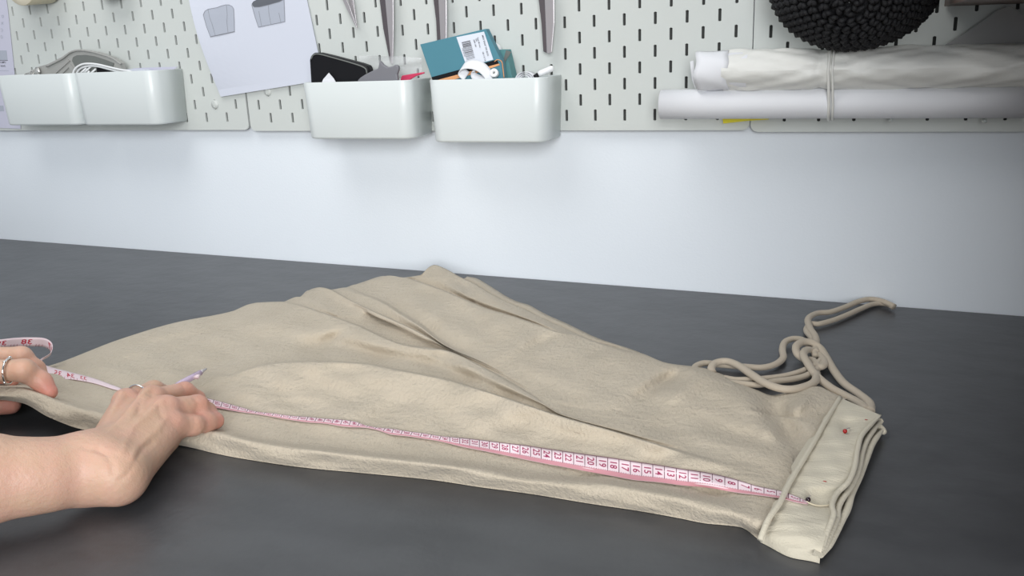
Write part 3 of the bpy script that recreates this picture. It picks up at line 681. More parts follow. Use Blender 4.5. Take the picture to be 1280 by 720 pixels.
groupsR = [(0, palm),
  (.007, [(J(-150, 602, 62), J(-20, 599, 44), .036, .0305, .01), (J(-20, 599, 44), J(60, 596, 37), .0305, .0245, .012)]),
  (.005, [(i1, J(192, 488, 40), .0096, .0088, .004), (J(192, 488, 40), J(212, 494, 27), .0088, .008, .004), (J(212, 494, 27), J(222, 500, 17), .008, .0072, .004)]),
  (.0045, [(m1, J(231, 489, 39), .0092, .0084, .004), (J(231, 489, 39), J(246, 499, 27), .0084, .0078, .003), (J(246, 499, 27), J(242, 509, 18), .0078, .007, .003)]),
  (.0045, [(r1, J(247, 506, 36), .0094, .0088, .004), (J(247, 506, 36), J(259, 514, 25), .0088, .0078, .003), (J(259, 514, 25), J(250, 520, 16), .0078, .007, .003)]),
  (.0055, [(p1, J(241, 532, 28), .0098, .0080, .006), (J(241, 532, 28), J(257, 528, 23), .0080, .0078, .006), (J(257, 528, 23), J(269, 526, 19), .0078, .0080, .006)]),
  (.004, [(J(140, 572, 20), J(160, 545, 17), .012, .010, .004), (J(160, 545, 17), J(178, 522, 14), .010, .008, .004)]),
  # knuckles, tendons, veins, ulna head
  (.005, [(lift(i1, 3), lift(i1, 3.01), .0085, .0085, .004)]), (.005, [(lift(m1, 3), lift(m1, 3.01), .0088, .0088, .004)]),
  (.005, [(lift(r1, 2.6), lift(r1, 2.7), .0084, .0084, .004)]), (.005, [(lift(p1, 2.2), lift(p1, 2.3), .0082, .0082, .004)]),
  (.004, [(tdn(c2, m1, .15, 14.0), tdn(c2, m1, .92, 11.6), .0020, .0032, .002)]), (.004, [(tdn(c1, i1, .2, 12.4), tdn(c1, i1, .92, 10.8), .0018, .0030, .002)]),
  (.004, [(tdn(c3, r1, .2, 12.6), tdn(c3, r1, .92, 10.4), .0018, .0030, .002)]), (.004, [(tdn(c4, p1, .35, 13.0), tdn(c4, p1, .92, 9.8), .0016, .0028, .002)]),
  (.0035, [(tdn(c3, r1, .25, 13.0)+.3*(c2-c3), tdn(c3, m1, .55, 13.2), .0019, .0019, .001), (tdn(c3, m1, .55, 13.2), tdn(c3, m1, .85, 10.5)+.2*(r1-m1), .0015, .0012, .001)]),
  (.0035, [(tdn(c4, r1, .2, 13), tdn(c4, r1, .6, 12.0), .0015, .0013, .001)]),
]
def creases(pt, ax, r, hh):
    return []
loR = np.array([.300, -.800, -.002]); hiR = np.array([.430, -.545, .085])
# forearm runs out of the picture; widen the box to hold it
allp = [np.array(a) for _, pr in groupsR for q in pr for a in q[:2]]
loR = np.min(allp, axis=0) - .042; hiR = np.max(allp, axis=0) + .042; loR[2] = max(loR[2], -.004)
VR, FR = surface_nets(lambda P: field(groupsR, P), loR, hiR, .0019)
# left hand: fingers over the hem, thumb under it
a_ = J
LW0 = J(-150, 490, 72); LEL = np.array([-.04, -.93, .16]); LF = LW0 + (LEL-LW0)/np.linalg.norm(LEL-LW0)*.07
groupsL = [(0, [(a_(-115, 478, 66), a_(-52, 452, 66), .019, .012, .01), (a_(-112, 492, 60), a_(-50, 466, 60), .020, .012, .01), (a_(-110, 462, 62), a_(-55, 440, 60), .017, .012, .01), (a_(-108, 500, 54), a_(-60, 492, 48), .017, .012, .01)]),
  (.01, [(LF, LW0, .0315, .025, .01), (a_(-150, 490, 72), a_(-112, 484, 64), .025, .021, .01)]),
  (.006, [(a_(-50, 464, 62), a_(30, 463, 58), .0108, .0100, .005), (a_(30, 463, 58), a_(52, 477, 46), .0098, .0086, .005), (a_(52, 477, 46), a_(62.5, 490, 37), .0086, .0070, .005)]),
  (.005, [(a_(-50, 446, 58), a_(26, 446, 53), .0104, .0096, .005), (a_(26, 446, 53), a_(45, 461, 42), .0094, .0082, .005), (a_(45, 461, 42), a_(53, 474, 34), .0082, .007, .004)]),
  (.004, [(a_(-55, 468, 48), a_(0, 468, 44), .009, .0080, .004), (a_(0, 468, 44), a_(16, 475, 38), .008, .0062, .004)]),
  (.007, [(a_(-95, 500, 46), a_(-40, 508, 24), .014, .0115, .004), (a_(-40, 508, 24), a_(14, 506, 17), .0110, .0088, .004)]),
  (.004, [(a_(29, 463, 60), a_(30, 463, 60), .0095, .0095, .004)]), (.004, [(a_(26, 445.5, 55), a_(27, 445.5, 55), .0092, .0092, .004)]),
]
allp = [np.array(a) for _, pr in groupsL for q in pr for a in q[:2]]
loL = np.min(allp, axis=0) - .040; hiL = np.max(allp, axis=0) + .040; loL[2] = max(loL[2], -.004)
VL, FL = surface_nets(lambda P: field(groupsL, P), loL, hiL, .0019)
def relax(V, F, n, lam):
    V = V.copy(); Fq = np.array(F); e = np.concatenate([Fq[:, [0, 1]], Fq[:, [1, 2]], Fq[:, [2, 3]], Fq[:, [3, 0]]])
    for k in range(n):
        s = np.zeros_like(V); c = np.zeros(len(V)); np.add.at(s, e[:, 0], V[e[:, 1]]); np.add.at(c, e[:, 0], 1); np.add.at(s, e[:, 1], V[e[:, 0]]); np.add.at(c, e[:, 1], 1)
        V += lam*(s/np.maximum(c, 1)[:, None] - V)
    return V
VR = relax(VR, FR, 2, .5); VL = relax(VL, FL, 2, .5)
htree = BVHTree.FromPolygons([Vector(v) for v in VR], FR)
Fq_ = np.array(FR); fn_ = np.cross(VR[Fq_[:, 2]]-VR[Fq_[:, 0]], VR[Fq_[:, 3]]-VR[Fq_[:, 1]]); NV = np.zeros_like(VR)
for k_ in range(4): np.add.at(NV, Fq_[:, k_], fn_)
NV /= np.linalg.norm(NV, axis=1)[:, None] + 1e-12
if (NV[np.argmax(VR[:, 2])][2]) < 0: NV = -NV
disp = np.zeros(len(VR))
for amp, wd_, pl in ((-1.0, .0021, [(104,560),(120,562),(135,567),(150,570)]), (-1.1, .0021, [(122,562),(134,570),(140,580),(141,592)]), (.8, .0024, [(164,574),(170,560),(184,548),(196,538),(206,524)]),
                     (.7, .0022, [(152,566),(160,548),(166,535),(178,520)]), (-.8, .002, [(172,572),(180,560),(192,551)]), (-.7, .002, [(198,505),(200,515),(204,525)]), (-.7, .002, [(176,497),(174,508),(172,520)]),
                     (-.6, .0016, [(228,480),(232,489),(229,497)]), (-.6, .0016, [(244,499),(248,507),(244,514)]), (-.5, .0016, [(243,520),(244,530),(241,540)]), (-.6, .002, [(150,600),(160,592),(168,580)])):
    ps = []
    for a2, b2 in zip(pl[:-1], pl[1:]):
        for t_ in np.linspace(0, 1, 8, endpoint=False): ps.append((a2[0]*(1-t_)+b2[0]*t_, a2[1]*(1-t_)+b2[1]*t_))
    hp = [htree.ray_cast(Vector(CAM), Vector(ray(*q)).normalized())[0] for q in ps]; hp = np.array([h_ for h_ in hp if h_ is not None])
    if len(hp):
        dd_ = np.min(np.linalg.norm(VR[:, None]-hp[None], axis=2), axis=1); disp += amp*1e-3*np.exp(-(dd_/wd_)**2)
VR = VR + NV*disp[:, None]
VR[:, 2] = np.maximum(VR[:, 2], .0006); VL[:, 2] = np.maximum(VL[:, 2], .0006)
person = empty('person', ((VR[:, 0].mean()), VR[:, 1].mean(), 0), 'person with bare arms reaching in from the left, both hands holding fabric and tape', 'person')
AV = np.r_[VR, VL]; AF = FR + [tuple(i+len(VR) for i in f) for f in FL]
# upper forearms and elbows carry on out of the picture towards the person's shoulders
for st_, en_, ra_, rb_ in ((J(-150, 602, 62), np.array([.02, -1.02, .15]), .0358, .044), (LF, LEL, .0312, .041)):
    st_ = st_ - (en_-st_)/np.linalg.norm(en_-st_)*.028
    mid_ = st_*.5 + en_*.5 + np.array([0, 0, .003]); Vt, Ft = tube(catmull([st_, mid_, en_, en_+np.array([.01, -.10, .12]), en_+np.array([.03, -.16, .30])], 40), np.r_[np.linspace(ra_*.84, rb_, 20), np.linspace(rb_, rb_+.006, 20)], 32)
    AF = AF + [tuple(i+len(AV) for i in f) for f in Ft]; AV = np.r_[AV, np.array(Vt)]
bo_ = part('body', AV, AF, m_skin, person); bl = np.zeros(len(AV))
for q, rad, am in ((i1, .013, .5), (m1, .013, .5), (r1, .013, .5), (p1, .014, .5), (J(231, 489, 39), .013, .7), (J(247, 506, 36), .013, .75), (J(269, 526, 19), .014, 1), (J(250, 528, 25), .013, .8), (J(246, 500, 27), .013, .8), (J(240, 532, 28), .012, .5),
                   (a_(62, 490, 37), .016, 1), (a_(52, 477, 46), .012, .6), (a_(30, 463, 60), .012, .3), (a_(15, 475, 38), .012, 1), (a_(14, 506, 17), .022, .9), (a_(45, 461, 42), .013, .5)):
    bl = np.maximum(bl, am*np.exp(-(np.linalg.norm(AV-q, axis=1)/rad)**2))
att = bo_.data.attributes.new('blush', 'FLOAT', 'POINT'); att.data.foreach_set('value', bl.astype(np.float32))
nt = m_skin.node_tree; bs = nt.nodes['Principled BSDF']; old = bs.inputs['Base Color'].links[0].from_socket
an_ = nt.nodes.new('ShaderNodeAttribute'); an_.attribute_name = 'blush'; mx = nt.nodes.new('ShaderNodeMix'); mx.data_type = 'RGBA'
mx.inputs['B'].default_value = (.62, .25, .20, 1); nt.links.new(an_.outputs['Fac'], mx.inputs['Factor']); nt.links.new(old, mx.inputs['A']); nt.links.new(mx.outputs['Result'], bs.inputs['Base Color'])
def ringg(cx, cy, cz, rad, dirv, th, label, beads):
    c = J(cx, cy, cz); root = empty('finger_ring', c, label, 'ring')
    n = np.asarray(dirv, float); n /= np.linalg.norm(n); u = np.cross(n, up); u /= np.linalg.norm(u); v = np.cross(n, u)
    C = [c + rad*(math.cos(t)*u + math.sin(t)*v) for t in np.linspace(0, 2*np.pi, 40, endpoint=False)]
    V, F = tube(C, th, 8, closed=True); part('band', V, F, m_silver, root)
    for t in beads:
        p = c + (rad+.0006)*(math.cos(t)*u + math.sin(t)*v); V, F = lathe([(.0001, -.0017), (.0012, -.0012), (.0017, 0), (.0012, .0012), (.0001, .0017)], p, up, 10); part('bead', V, F, m_silver, root)
ringg(11, 464, 59.2, .0116, a_(34, 464, 58)-a_(-50, 464, 62), .0010, 'thin beaded silver ring on the hand at the left edge', (3.6, 4.3, 5.2, 2.4, .6))
ringg(172, 496, 43.6, .0104, J(192, 488, 40)-i1, .0011, 'plain silver ring on the foreground hand', ())

# pen held between the right hand fingers
pa, pbb, pc, pt_ = J(205, 494, 26), J(228, 478.5, 30), J(251, 465.5, 33), J(258, 461, 34)
pen = empty('marking_pen', pa, 'clear lilac pen with a metal tip poking out beyond the foreground hand', 'pen')
V, F = tube([pa, pbb, pc], [.0032, .0034, .0026], 12); part('pen_barrel', V, F, m_lilacp, pen)
V, F = tube([pa+(pbb-pa)*.3, pc], .0011, 8); part('ink_core', V, F, m_tape, pen)
V, F = tube([pc, pc+(pt_-pc)*.5, pt_], [.0021, .0016, .0008], 12); part('metal_tip', V, F, m_steel, pen)
V, F = tube([J(243, 472, 33), J(247, 471, 34), J(249, 469, 34)], [.0016, .0024, .0012], 8); part('pocket_clip', V, F, m_tape, pen)

# ------------------------------------------------------------------ things on the pegboard
EX = np.array([1, 0, 0.]); EY = np.array([0, 1, 0.]); EZ = np.array([0, 0, 1.])
def pxpoly(pts, Y): return [aty(x, y, Y) for x, y in pts]
def slab(name, pts, Y, th, m, parent=None, smooth=False, **kw):
    """a flat thing facing the room: outline at depth Y, real thickness towards the board"""
    A = pxpoly(pts, Y); k = len(A); V = A + [p + EY*th for p in A]
    F = [tuple(range(k)), tuple(range(k, 2*k))[::-1]] + [(i, k+i, k+(i+1) % k, (i+1) % k) for i in range(k)]
    return part(name, V, F, m, parent, smooth, **kw)
# sheet with garment sketches: curls slightly off the board along its left edge
sk = empty('sketch_sheet', aty(330, 117, -.004), 'white sheet with two small grey garment sketches hanging on the pegboard', 'paper')
TL_, TR_, BR_, BL_ = (228, -60), (371, -60), (405, 100), (276, 121)
def sheetpos(u, v):     # u 0..1 left-right, v 0..1 top-bottom in the board plane
    x = (TL_[0]*(1-v)+BL_[0]*v)*(1-u) + (TR_[0]*(1-v)+BR_[0]*v)*u; y = (TL_[1]*(1-v)+BL_[1]*v)*(1-u) + (TR_[1]*(1-v)+BR_[1]*v)*u
    x -= 9*math.sin(math.pi*min(1, max(0, v)))*(1-u)
    return x, y
def sheetY(u, v): return -.0030 - .012*(1-u)**3*math.sin(math.pi*min(v*1.05, 1)) - .002*v
P = [[aty(*sheetpos(u, v), sheetY(u, v)) for u in np.linspace(0, 1, 14)] for v in np.linspace(0, 1, 22)]
V, F = solidgrid(P, .0003); part('paper_sheet', V, F, m_paper, sk, smooth=False)
def inv_sheet(x, y):
    u, v = .5, .5
    for _ in range(30):
        a, b = sheetpos(u, v); au, bu = sheetpos(u+1e-3, v); av, bv = sheetpos(u, v+1e-3)
        Jm = np.array([[(au-a)/1e-3, (av-a)/1e-3], [(bu-b)/1e-3, (bv-b)/1e-3]]); d = np.linalg.solve(Jm, [x-a, y-b]); u += d[0]; v += d[1]
    return u, v
def onsheet(pts, off):
    out = []
    for x, y in pts:
        u, v = inv_sheet(x, y); out.append(aty(x, y, sheetY(u, v) - off))
    return out
def flat(name, pts, m, off=.0004):
    V = onsheet(pts, off); c = np.mean(V, axis=0); part(name, [c]+V, [(0, i+1, (i+1) % len(V)+1) for i in range(len(V))], m, sk, smooth=False)
def stroke(name, pts, m, w=.45, off=.0007, closed=False):
    pts = [np.array(p, float) for p in pts] + ([np.array(pts[0], float)] if closed else [])
    mbx = MB()
    for a, b in zip(pts[:-1], pts[1:]):
        d = b-a; n = np.array([-d[1], d[0]]); n = n/(np.linalg.norm(n)+1e-9)*w; d = d/(np.linalg.norm(d)+1e-9)*w*.5
        mbx.add(onsheet([a+n-d, b+n+d, b-n+d, a-n-d], off), [(0, 1, 2, 3)])
    mbx.build(name, m, sk, smooth=False)
s1 = [(254,18.5),(256,14),(260,11.5),(265,10.5),(271,9.5),(277,7.2),(282,6),(286,6),(290,8),(292,11),(292.7,25),(293,39.5),(263,46),(258,33)]
flat('printed_sketch', s1, m_sketch); stroke('sketch_outline', s1, m_sketchm, .28, closed=True)
stroke('sketch_seam', [(260,12),(262,22),(265,30),(269,44)], m_sketchm, .22); stroke('sketch_seam', [(283,7),(284,18),(283.5,28),(285,41)], m_sketchm, .22)
stroke('sketch_hem', [(263,46),(293,39.5)], m_sketchm, .5)
s2 = [(314.5,6),(318,9),(324,8.8),(336,6),(350,2),(355,-1),(355.5,13),(356,27),(323,34),(319,22)]
flat('printed_sketch', s2, m_sketch); stroke('sketch_outline', s2, m_sketchm, .28, closed=True)
flat('sketch_opening', [(314.5,5),(316.5,2),(322,-1),(334,-4),(352,-6),(355,-2),(350,2),(336,6.2),(324,8.6),(317.5,8.6)], m_sketchd, .0006)
stroke('sketch_seam', [(335.5,7),(336,16),(338.5,30)], m_sketchm, .22); stroke('sketch_seam', [(323.5,14),(327,33)], m_sketchm, .22); stroke('sketch_seam', [(348.5,16),(351,28)], m_sketchm, .22)
# printed sheet at the far left edge
ls = empty('printed_sheet', aty(2, 160, -.002), 'lilac printed sheet at the far left edge behind the bins', 'paper')
slab('paper_sheet', [(-60,-40),(2,-40),(9.5,10),(18.5,95),(26,161),(-46,158)], -.0016, .0004, m_lilac, ls)
def lprint(name, pts, m=None): slab(name, pts, -.0019, .0002, m or m_print, ls)
slab('grey_panel', [(-20,63),(8,63),(9.4,75),(-20,75)], -.0019, .0002, m_sketch, ls)
slab('grey_panel', [(-20,132),(4,132),(5.2,139),(-20,139)], -.0019, .0002, m_sketch, ls)
for (y0, n) in ((20, 5),):
    for k, ch in enumerate('DUXG'):
        V, F = glyph(ch, .0075); cc = aty(2.2+k*.35, 46-k*8.5, -.0020)
        part('letter', [cc + EX*(-q[1]) + EZ*q[0] for q in V], F, m_sketch, ls, smooth=False)
for k, ww in enumerate((9, 7.5)):
    y = 78+k*4.6; V, F = glyph('COMPU' if k == 0 else 'WAVE', .0042); cc = aty(3.4+k*.2, y, -.0020)
    part('printed_line', [cc + EX*q[0] + EZ*q[1] for q in V], F, m_print, ls, smooth=False)
lprint('rule_line', [(-20,75.2),(9.6,75.2),(9.7,75.8),(-20,75.8)])
lprint('rule_line', [(-20,88),(11,88),(11.1,88.4),(-20,88.4)], m_sketch)

# tape rolls at the top left
def taperoll(name, cx, cy, Yf, ro, ri, wd, label, mside, mout):
    ax = np.array([-.10, -.985, -.08]); ax /= np.linalg.norm(ax)
    c = aty(cx, cy, Yf); root = empty(name, c, label, 'tape roll')
    V, F = lathe([(ri, 0), (ro-.0006, 0), (ro, -.0006), (ro, -wd+.0006), (ro-.0006, -wd), (ri, -wd)], c, ax, 48)
    mb = MB(); mb.add(V, F); o = mb.build('tape_body', [mside, mout], root)
    mi = [0]*48 + [1]*144 + [0]*48; o.data.polygons.foreach_set('material_index', mi)
    V, F = lathe([(ri-.0018, -.0004), (ri, 0), (ri, -wd), (ri-.0018, -wd+.0004), (ri-.0018, -.0004)], c, ax, 40); part('card_core', V, F, m_core, root)
    V, F = lathe([(.0001, 0), (.0025, 0), (.0025, -wd-.01)], c - np.array([0, 0, 0]) + np.array([0, 0, ri-.0048]), ax, 12); part('peg', V, F, m_board, root)
taperoll('masking_tape_roll', 21, -26, -.056, .0400, .0275, .048, 'cream masking tape roll with a red core at the top left corner', m_mask2, m_mask)
taperoll('small_tape_roll', 128, -27, -.034, .0320, .0200, .020, 'pale tape roll cut by the top edge right of the cream one', m_white, m_white)

# shears and tweezers hanging point down
def shears(name, label, xt, yt, xl, xr, ytop, Y, wfac=1.0, tipw=2.0, cat='scissors', skew=0):
    root = empty(name, aty(xt, yt, Y), label, cat)
    # front blade (right) and back blade (left), each a tapered ground blade
    front = [(xt+tipw, yt-1.5), (xt+tipw*.3, yt), (xt-tipw*.4, yt-.5), ((xl+xr)/2-2+skew, ytop), (xr, ytop), (xr+.3, (yt+ytop)/2)]
    o = slab('blade', front, Y, .0022, m_steel, root); bevel(o, .0008, 2)
    backp = [(xt-tipw*.2, yt-.3), (xt-tipw*1.3, yt-2.5), (xl+(xt-xl)*.35, (yt+ytop)/2), (xl, ytop), ((xl+xr)/2+1+skew, ytop)]
    o = slab('blade', backp, Y+.0026, .0020, m_steeld, root); bevel(o, .0008, 2)
    c = aty((xl+xr)/2, ytop, Y+.001); s = .022
    V, F = lathe([(.0001, -.002), (.004, -.0015), (.0042, .005)], c - EZ*(-.004), EY, 16); part('pivot_screw', V, F, m_steel, root)
    for sg in (-1, 1):
        cc = c + np.array([sg*.024, 0, .075]); C = [cc + np.array([math.cos(t)*.019, 0, math.sin(t)*.027]) for t in np.linspace(0, 2*np.pi, 36, endpoint=False)]
        V, F = tube(C, .0042, 8, closed=True); part('handle_loop', V, F, m_black, root)
        V, F = tube(catmull([c + np.array([-sg*.003, 0, -.004]), c + np.array([sg*.006, 0, .025]), cc + np.array([-sg*.008, 0, -.025])], 14), .0042, 8); part('shank', V, F, m_black, root)
shears('tailor_shears', 'steel shears pointing down behind the bin with the black case', 489.5, 81, 473, 491.5, -10, -.016, tipw=1.6)
shears('tailor_shears', 'steel shears ending behind the teal box', 553, 62, 540.5, 558, -10, -.016, tipw=5)
shears('tailor_shears', 'steel shears with blunt square tips, nearest the black crochet piece', 685, 67, 672, 692.5, -10, -.016, tipw=4.6)
tw = empty('tweezers', aty(446, 36, -.02), 'thin pointed steel tool hanging left of all the shears', 'tool')
mbp = [(446.6,36),(445.5,35),(434,13),(424.5,-8),(429.5,-8),(437,8)]
o = slab('arm', mbp, -.020, .0016, m_steel, tw); bevel(o, .0005, 2)
o = slab('arm', [(446.6,35.5),(443.5,27),(438,12),(433.5,-8),(440.5,-8),(443,10)], -.014, .0016, m_steel, tw); bevel(o, .0005, 2)
part('joint', *box(aty(432, -12, -.017), (.014, .008, .01)), m_steel, tw)

# contents of the bins -----------------------------------------
# grey plastic tool with oval pad (far left bin)
gt = empty('grey_hand_tool', aty(95, 99, -.03), 'grey see-through plastic tool with a dark oval window standing in the far left bin', 'tool')
slab('tool_body', [(42,112),(46,84),(60,80),(78,71),(86,65),(95,62.5),(106,63),(122,66),(140,72),(150,79),(153,92),(150,112)], -.028, .010, m_greyp, gt, smooth=False).data.materials[0] = m_greyp
slab('dark_window', [(90,76),(91,71.5),(96,69),(106,68.5),(118,70.5),(132,75),(142,79),(140,88),(104,90),(94,84)], -.0295, .002, m_greyd, gt)
q = catmull(np.array([(58,83,0),(78,73,0),(87,66,0),(96,63,0),(108,63.5,0),(122,66.5,0),(140,72.5,0),(151,80,0)], float), 40)
V, F = tube([aty(x, y, -.030) for x, y, _ in q], .0016, 8); part('rim', V, F, m_white if False else m_greyp, gt)
slab('brace', [(62,92),(84,74),(87,76),(66,95)], -.0300, .002, m_greyp, gt); slab('brace', [(74,90),(88,80),(96,92),(92,95),(86,84),(76,94)], -.0300, .002, m_greyp, gt)
fo = []
for i in range(9):
    for j in range(6): fo.append(aty(27+3.0*i+RNG.uniform(-1, 1), 98-(1+2.2*i if i < 7 else 14-(i-7)*4)*(j/5.)+RNG.uniform(-1, 1), -.034+RNG.uniform(-.003, .003)))
V, F = solidgrid(np.array(fo).reshape(9, 6, 3), .001); part('foil_scrap', V, F, m_foil, None, label='crinkled shiny wrapper at the left end of the far left bin', cat='wrapper')
# white cable loops
cab = empty('white_cable', aty(130, 99, -.03), 'white cable looped up out of the second bin', 'cable')
for off, pts in ((0, [(91,104),(91,94),(94,86),(101,81),(110,79.5),(122,80.5),(135,83.5),(150,87),(162,89),(175,94)]), (.004, [(95,104),(95,95),(98,88),(104,84),(112,82.5),(122,83),(136,86.5),(150,90),(163,92)])):
    q = catmull(np.array([(x, y, 0) for x, y in pts], float), 50); V, F = tube([aty(x, y, -.040+off) for x, y, _ in q], .0016, 8); part('cable_loop', V, F, m_cable, cab)
slab('plug_body', [(121,96),(121,83),(128,84),(142,88),(148,92),(148,98)], -.030, .012, m_black, cab)
for (x, y) in ((104,88),(110,86),(116,89),(108,92)):
    V, F = tube([aty(x-5, y+5, -.036), aty(x+4, y-3, -.034)], .0016, 6); part('inner_strand', V, F, m_cable, cab)
slab('lilac_sheet', [(163,100),(166,85.5),(180,84.6),(196,84),(222,83.3),(217,87),(205,100)], -.020, .0006, m_lilac, None, label='lilac paper edge standing at the right end of the second bin', cat='paper')
slab('folded_paper', [(150,100),(151,87),(160,86.5),(185,86.2),(200,92),(200,100)], -.027, .0006, m_paper, None, label='white folded paper in front of the lilac one in the second bin', cat='paper')
# black case
def blob(name, pts, Y, th, m, parent=None, bev=.003, **kw):
    o = slab(name, pts, Y, th, m, parent, **kw); bevel(o, bev, 4); return o
case = empty('black_case', aty(420, 110, -.04), 'black rounded hard case leaning in the bin left of the teal box', 'case')
blob('case_body', [(388,108),(386,75),(388,68.5),(392,66),(398,65.8),(412,69),(450,79),(458,82),(461,86),(460.5,92),(456,110)], -.056, .016, m_black, case, .004)
q = catmull(np.array([(389,74,0),(391.5,69,0),(397,67.5,0),(412,71,0),(448,81.5,0),(457,86,0),(458.5,92,0)], float), 40); V, F = tube([aty(x, y, -.0565) for x, y, _ in q], .0009, 6); part('case_seam', V, F, m_greyd, case)
A = [aty(399, 112, -.060), aty(404, 99, -.060), aty(411, 91, -.061), aty(417, 98, -.060), aty(425, 112, -.060)]
V, F = prism([(0, 0)], EX, EZ, EY, (0, 0, 0), 0) if False else (A + [p+EY*.0006 for p in A], [(0, 1, 2, 3, 4), (9, 8, 7, 6, 5), (0, 5, 6, 1), (1, 6, 7, 2), (2, 7, 8, 3), (3, 8, 9, 4)])
part('paper_scrap', V, F, m_paperw, None, smooth=False, label='small pointed white paper scrap in front of the black case', cat='paper')
# grey fish-shaped plastic piece, zip bag, pink strip
gp = blob('grey_plastic_piece', [(446,101),(450,97),(456,93),(466,88),(472,85.5),(474.5,75.5),(479,81),(484,84),(490,83),(494,80.5),(498,82.5),(498,87),(496,93),(497,100),(492,112),(455,112),(450,104)], -.058, .006, m_grey, None, .002, label='grey finned plastic piece lying over the rim beside the black case', cat='tool')
zb = []
for i in range(14):
    for j in range(8):
        u, v = i/13, j/7; top = 68.5 + 2.0*math.sin(u*3) + (12*max(0, u-.62)**1.2) + 8*max(0, .15-u)
        zb.append(aty(449+78*u, top + (101-6*u-top)*v, -.030 - .005*math.sin(u*9+v*4) - .002*math.sin(v*14+u*5)))
zz_ = part('zip_bag', *grid(np.array(zb).reshape(14, 8, 3)), m_clear, None, label='clear plastic bag standing in the bin behind the grey plastic piece', cat='bag')
for pts, mm2 in (([(500,101),(502,94.5),(520,91.5),(530,90),(530,92),(520,95),(510,101)], m_pinkp), ):
    blob('pink_strip', pts, -.044, .003, mm2, None, .001, label='pink and red plastic strip in the clear bag at the right end of the bin', cat='tool')
# teal box (open lid) ------------------------------------------
tbx = empty('teal_box', aty(590, 108, -.045), 'teal cardboard box with a barcode label and black band, tipped in its bin', 'box')
blob('box_body', [(525,55.5),(607,36),(626,75),(630,105),(556,112),(541,102)], -.052, .012, m_teal, tbx, .0006)
slab('black_band', [(539.2,96.5),(621,74.5),(623.5,79.5),(541,101.5)], -.0525, .0006, m_black, tbx)
slab('orange_edge', [(541,101.5),(623.5,79.5),(624.5,81.5),(600,90),(545,106)], -.0528, .0008, m_orange, tbx)
slab('barcode_label', [(570.5,46.5),(605,39.5),(616.5,74.5),(598,79.5),(582,79.5)], -.0526, .0005, m_label, tbx)
bo, bx, by = np.array([577, 53.]), np.array([10.6, -2.6]), np.array([6.2, 22.])
mb = MB()
k = 0; t = 0.0
while t < 1:
    wd = RNG.choice([.018, .018, .036, .05]);
    a = bo + by*t; b = bo + by*min(1, t+wd)
    ext = 1.0 if True else .9
    P = pxpoly([a, a+bx, b+bx, b], -.0532); mb.add(P, [(0, 1, 2, 3)]); t += wd + RNG.choice([.02, .03, .04])
mb.build('barcode_bars', m_print, tbx, smooth=False, kind='stuff')
def textpx(txt, o, ux, uy, size, Y, m, par, name='printed_line'):
    V, F = glyph(txt); P = [aty(*(np.array(o) + np.array(ux)*q[0]*size + np.array(uy)*q[1]*size), Y) for q in V]; part(name, P, F, m, par, smooth=False)
for tx, ox, sz in (('MIDI SNAP TIN BOX', (606.5, 57), 3.0), ('Teal 40 mm', (598.5, 53), 2.8), ('Set', (595.5, 50), 2.8), ('2044 180', (593.5, 54), 2.6), ('180 110 TA', (605, 70.5), 2.6), ('4 003 25 0 51', (579.5, 65.5), 2.1)):
    textpx(tx, ox, (.26, .965), (.965, -.26), sz, -.0533, m_print, tbx)
# second teal box behind and to the right
tb2 = empty('teal_carton', aty(620, 108, -.03), 'faded teal carton with worn corner behind the labelled teal box', 'box')
blob('carton_body', [(606,62),(632,62),(641,101),(638,118),(606,118)], -.028, .020, m_teal2, tb2, .0006)
slab('carton_flap', [(616,62.5),(632.5,62),(638.5,65),(630,77),(624,83),(619,74)], -.0300, .0010, m_teal2, tb2)
slab('worn_edge', [(632.5,62.6),(638.8,65),(630.5,78.5),(625,84.5),(624,82.5),(629,75.5)], -.0306, .0010, m_greyd, tb2)
q = catmull(np.array([(618,77,0),(622,74.5,0),(627,77,0),(628.5,84,0),(630,97,0)], float), 24); V, F = tube([aty(x, y, -.0535) for x, y, _ in q], .0006, 6)
part('string_loop', V, F, m_orange, None, label='thin tan string hooked over the black band of the teal box', cat='string')
V, F = lathe([(.0001, -.006), (.006, -.005), (.0105, 0), (.006, .005), (.0001, .006)], aty(620, 60, -.022), np.array([.5, .3, .8]), 24); part('plastic_tub', V, F, m_white, None, label='white rounded plastic tub peeking up behind the teal box', cat='tub')
# curled white elastic tape in front
q = catmull(np.array([(583,96,-.058),(576,88,-.060),(579,82,-.062),(588,80,-.064),(600,83,-.064),(608,90,-.062),(614,100,-.060)], float), 40)
pz = [aty(x, y, Y) for x, y, Y in q]; up2 = np.array([.35, .55, .75])*.016
P = [[p + up2*(k/4.-.5)*.9 for k in range(5)] for p in pz]
ct = empty('curled_tape', aty(592, 100, -.06), 'white curled strip of elastic in front of the teal box', 'elastic')
V, F = solidgrid(P, .0012); part('strip', V, F, m_paperw, ct)
q = catmull(np.array([(596,86,0),(592,88,0),(592,94,0),(600,98,0),(608,97,0)], float), 24)
V, F = solidgrid([[aty(x, y, -.060) + up2*(k/2.-.5)*.6 for k in range(3)] for x, y, _ in q], .0011); part('inner_curl', V, F, m_paperw, ct)
bb = empty('white_spool', aty(618, 92, -.060), 'small white round spool with a centre hole beside the curled strip', 'spool')
V, F = lathe([(.0018, -.001), (.0022, -.004), (.0050, -.004), (.0056, -.003), (.0056, .003), (.0050, .004), (.0018, .004), (.0018, -.001)], aty(618, 91.5, -.060), np.array([.15, -.95, .25]), 28); part('spool_body', V, F, m_white, bb)
V, F = lathe([(.0001, -.0005), (.0020, -.0005)], aty(618, 91.5, -.0625), np.array([.15, -.95, .25]), 16); part('spool_hole', V, F, m_greyd, bb)
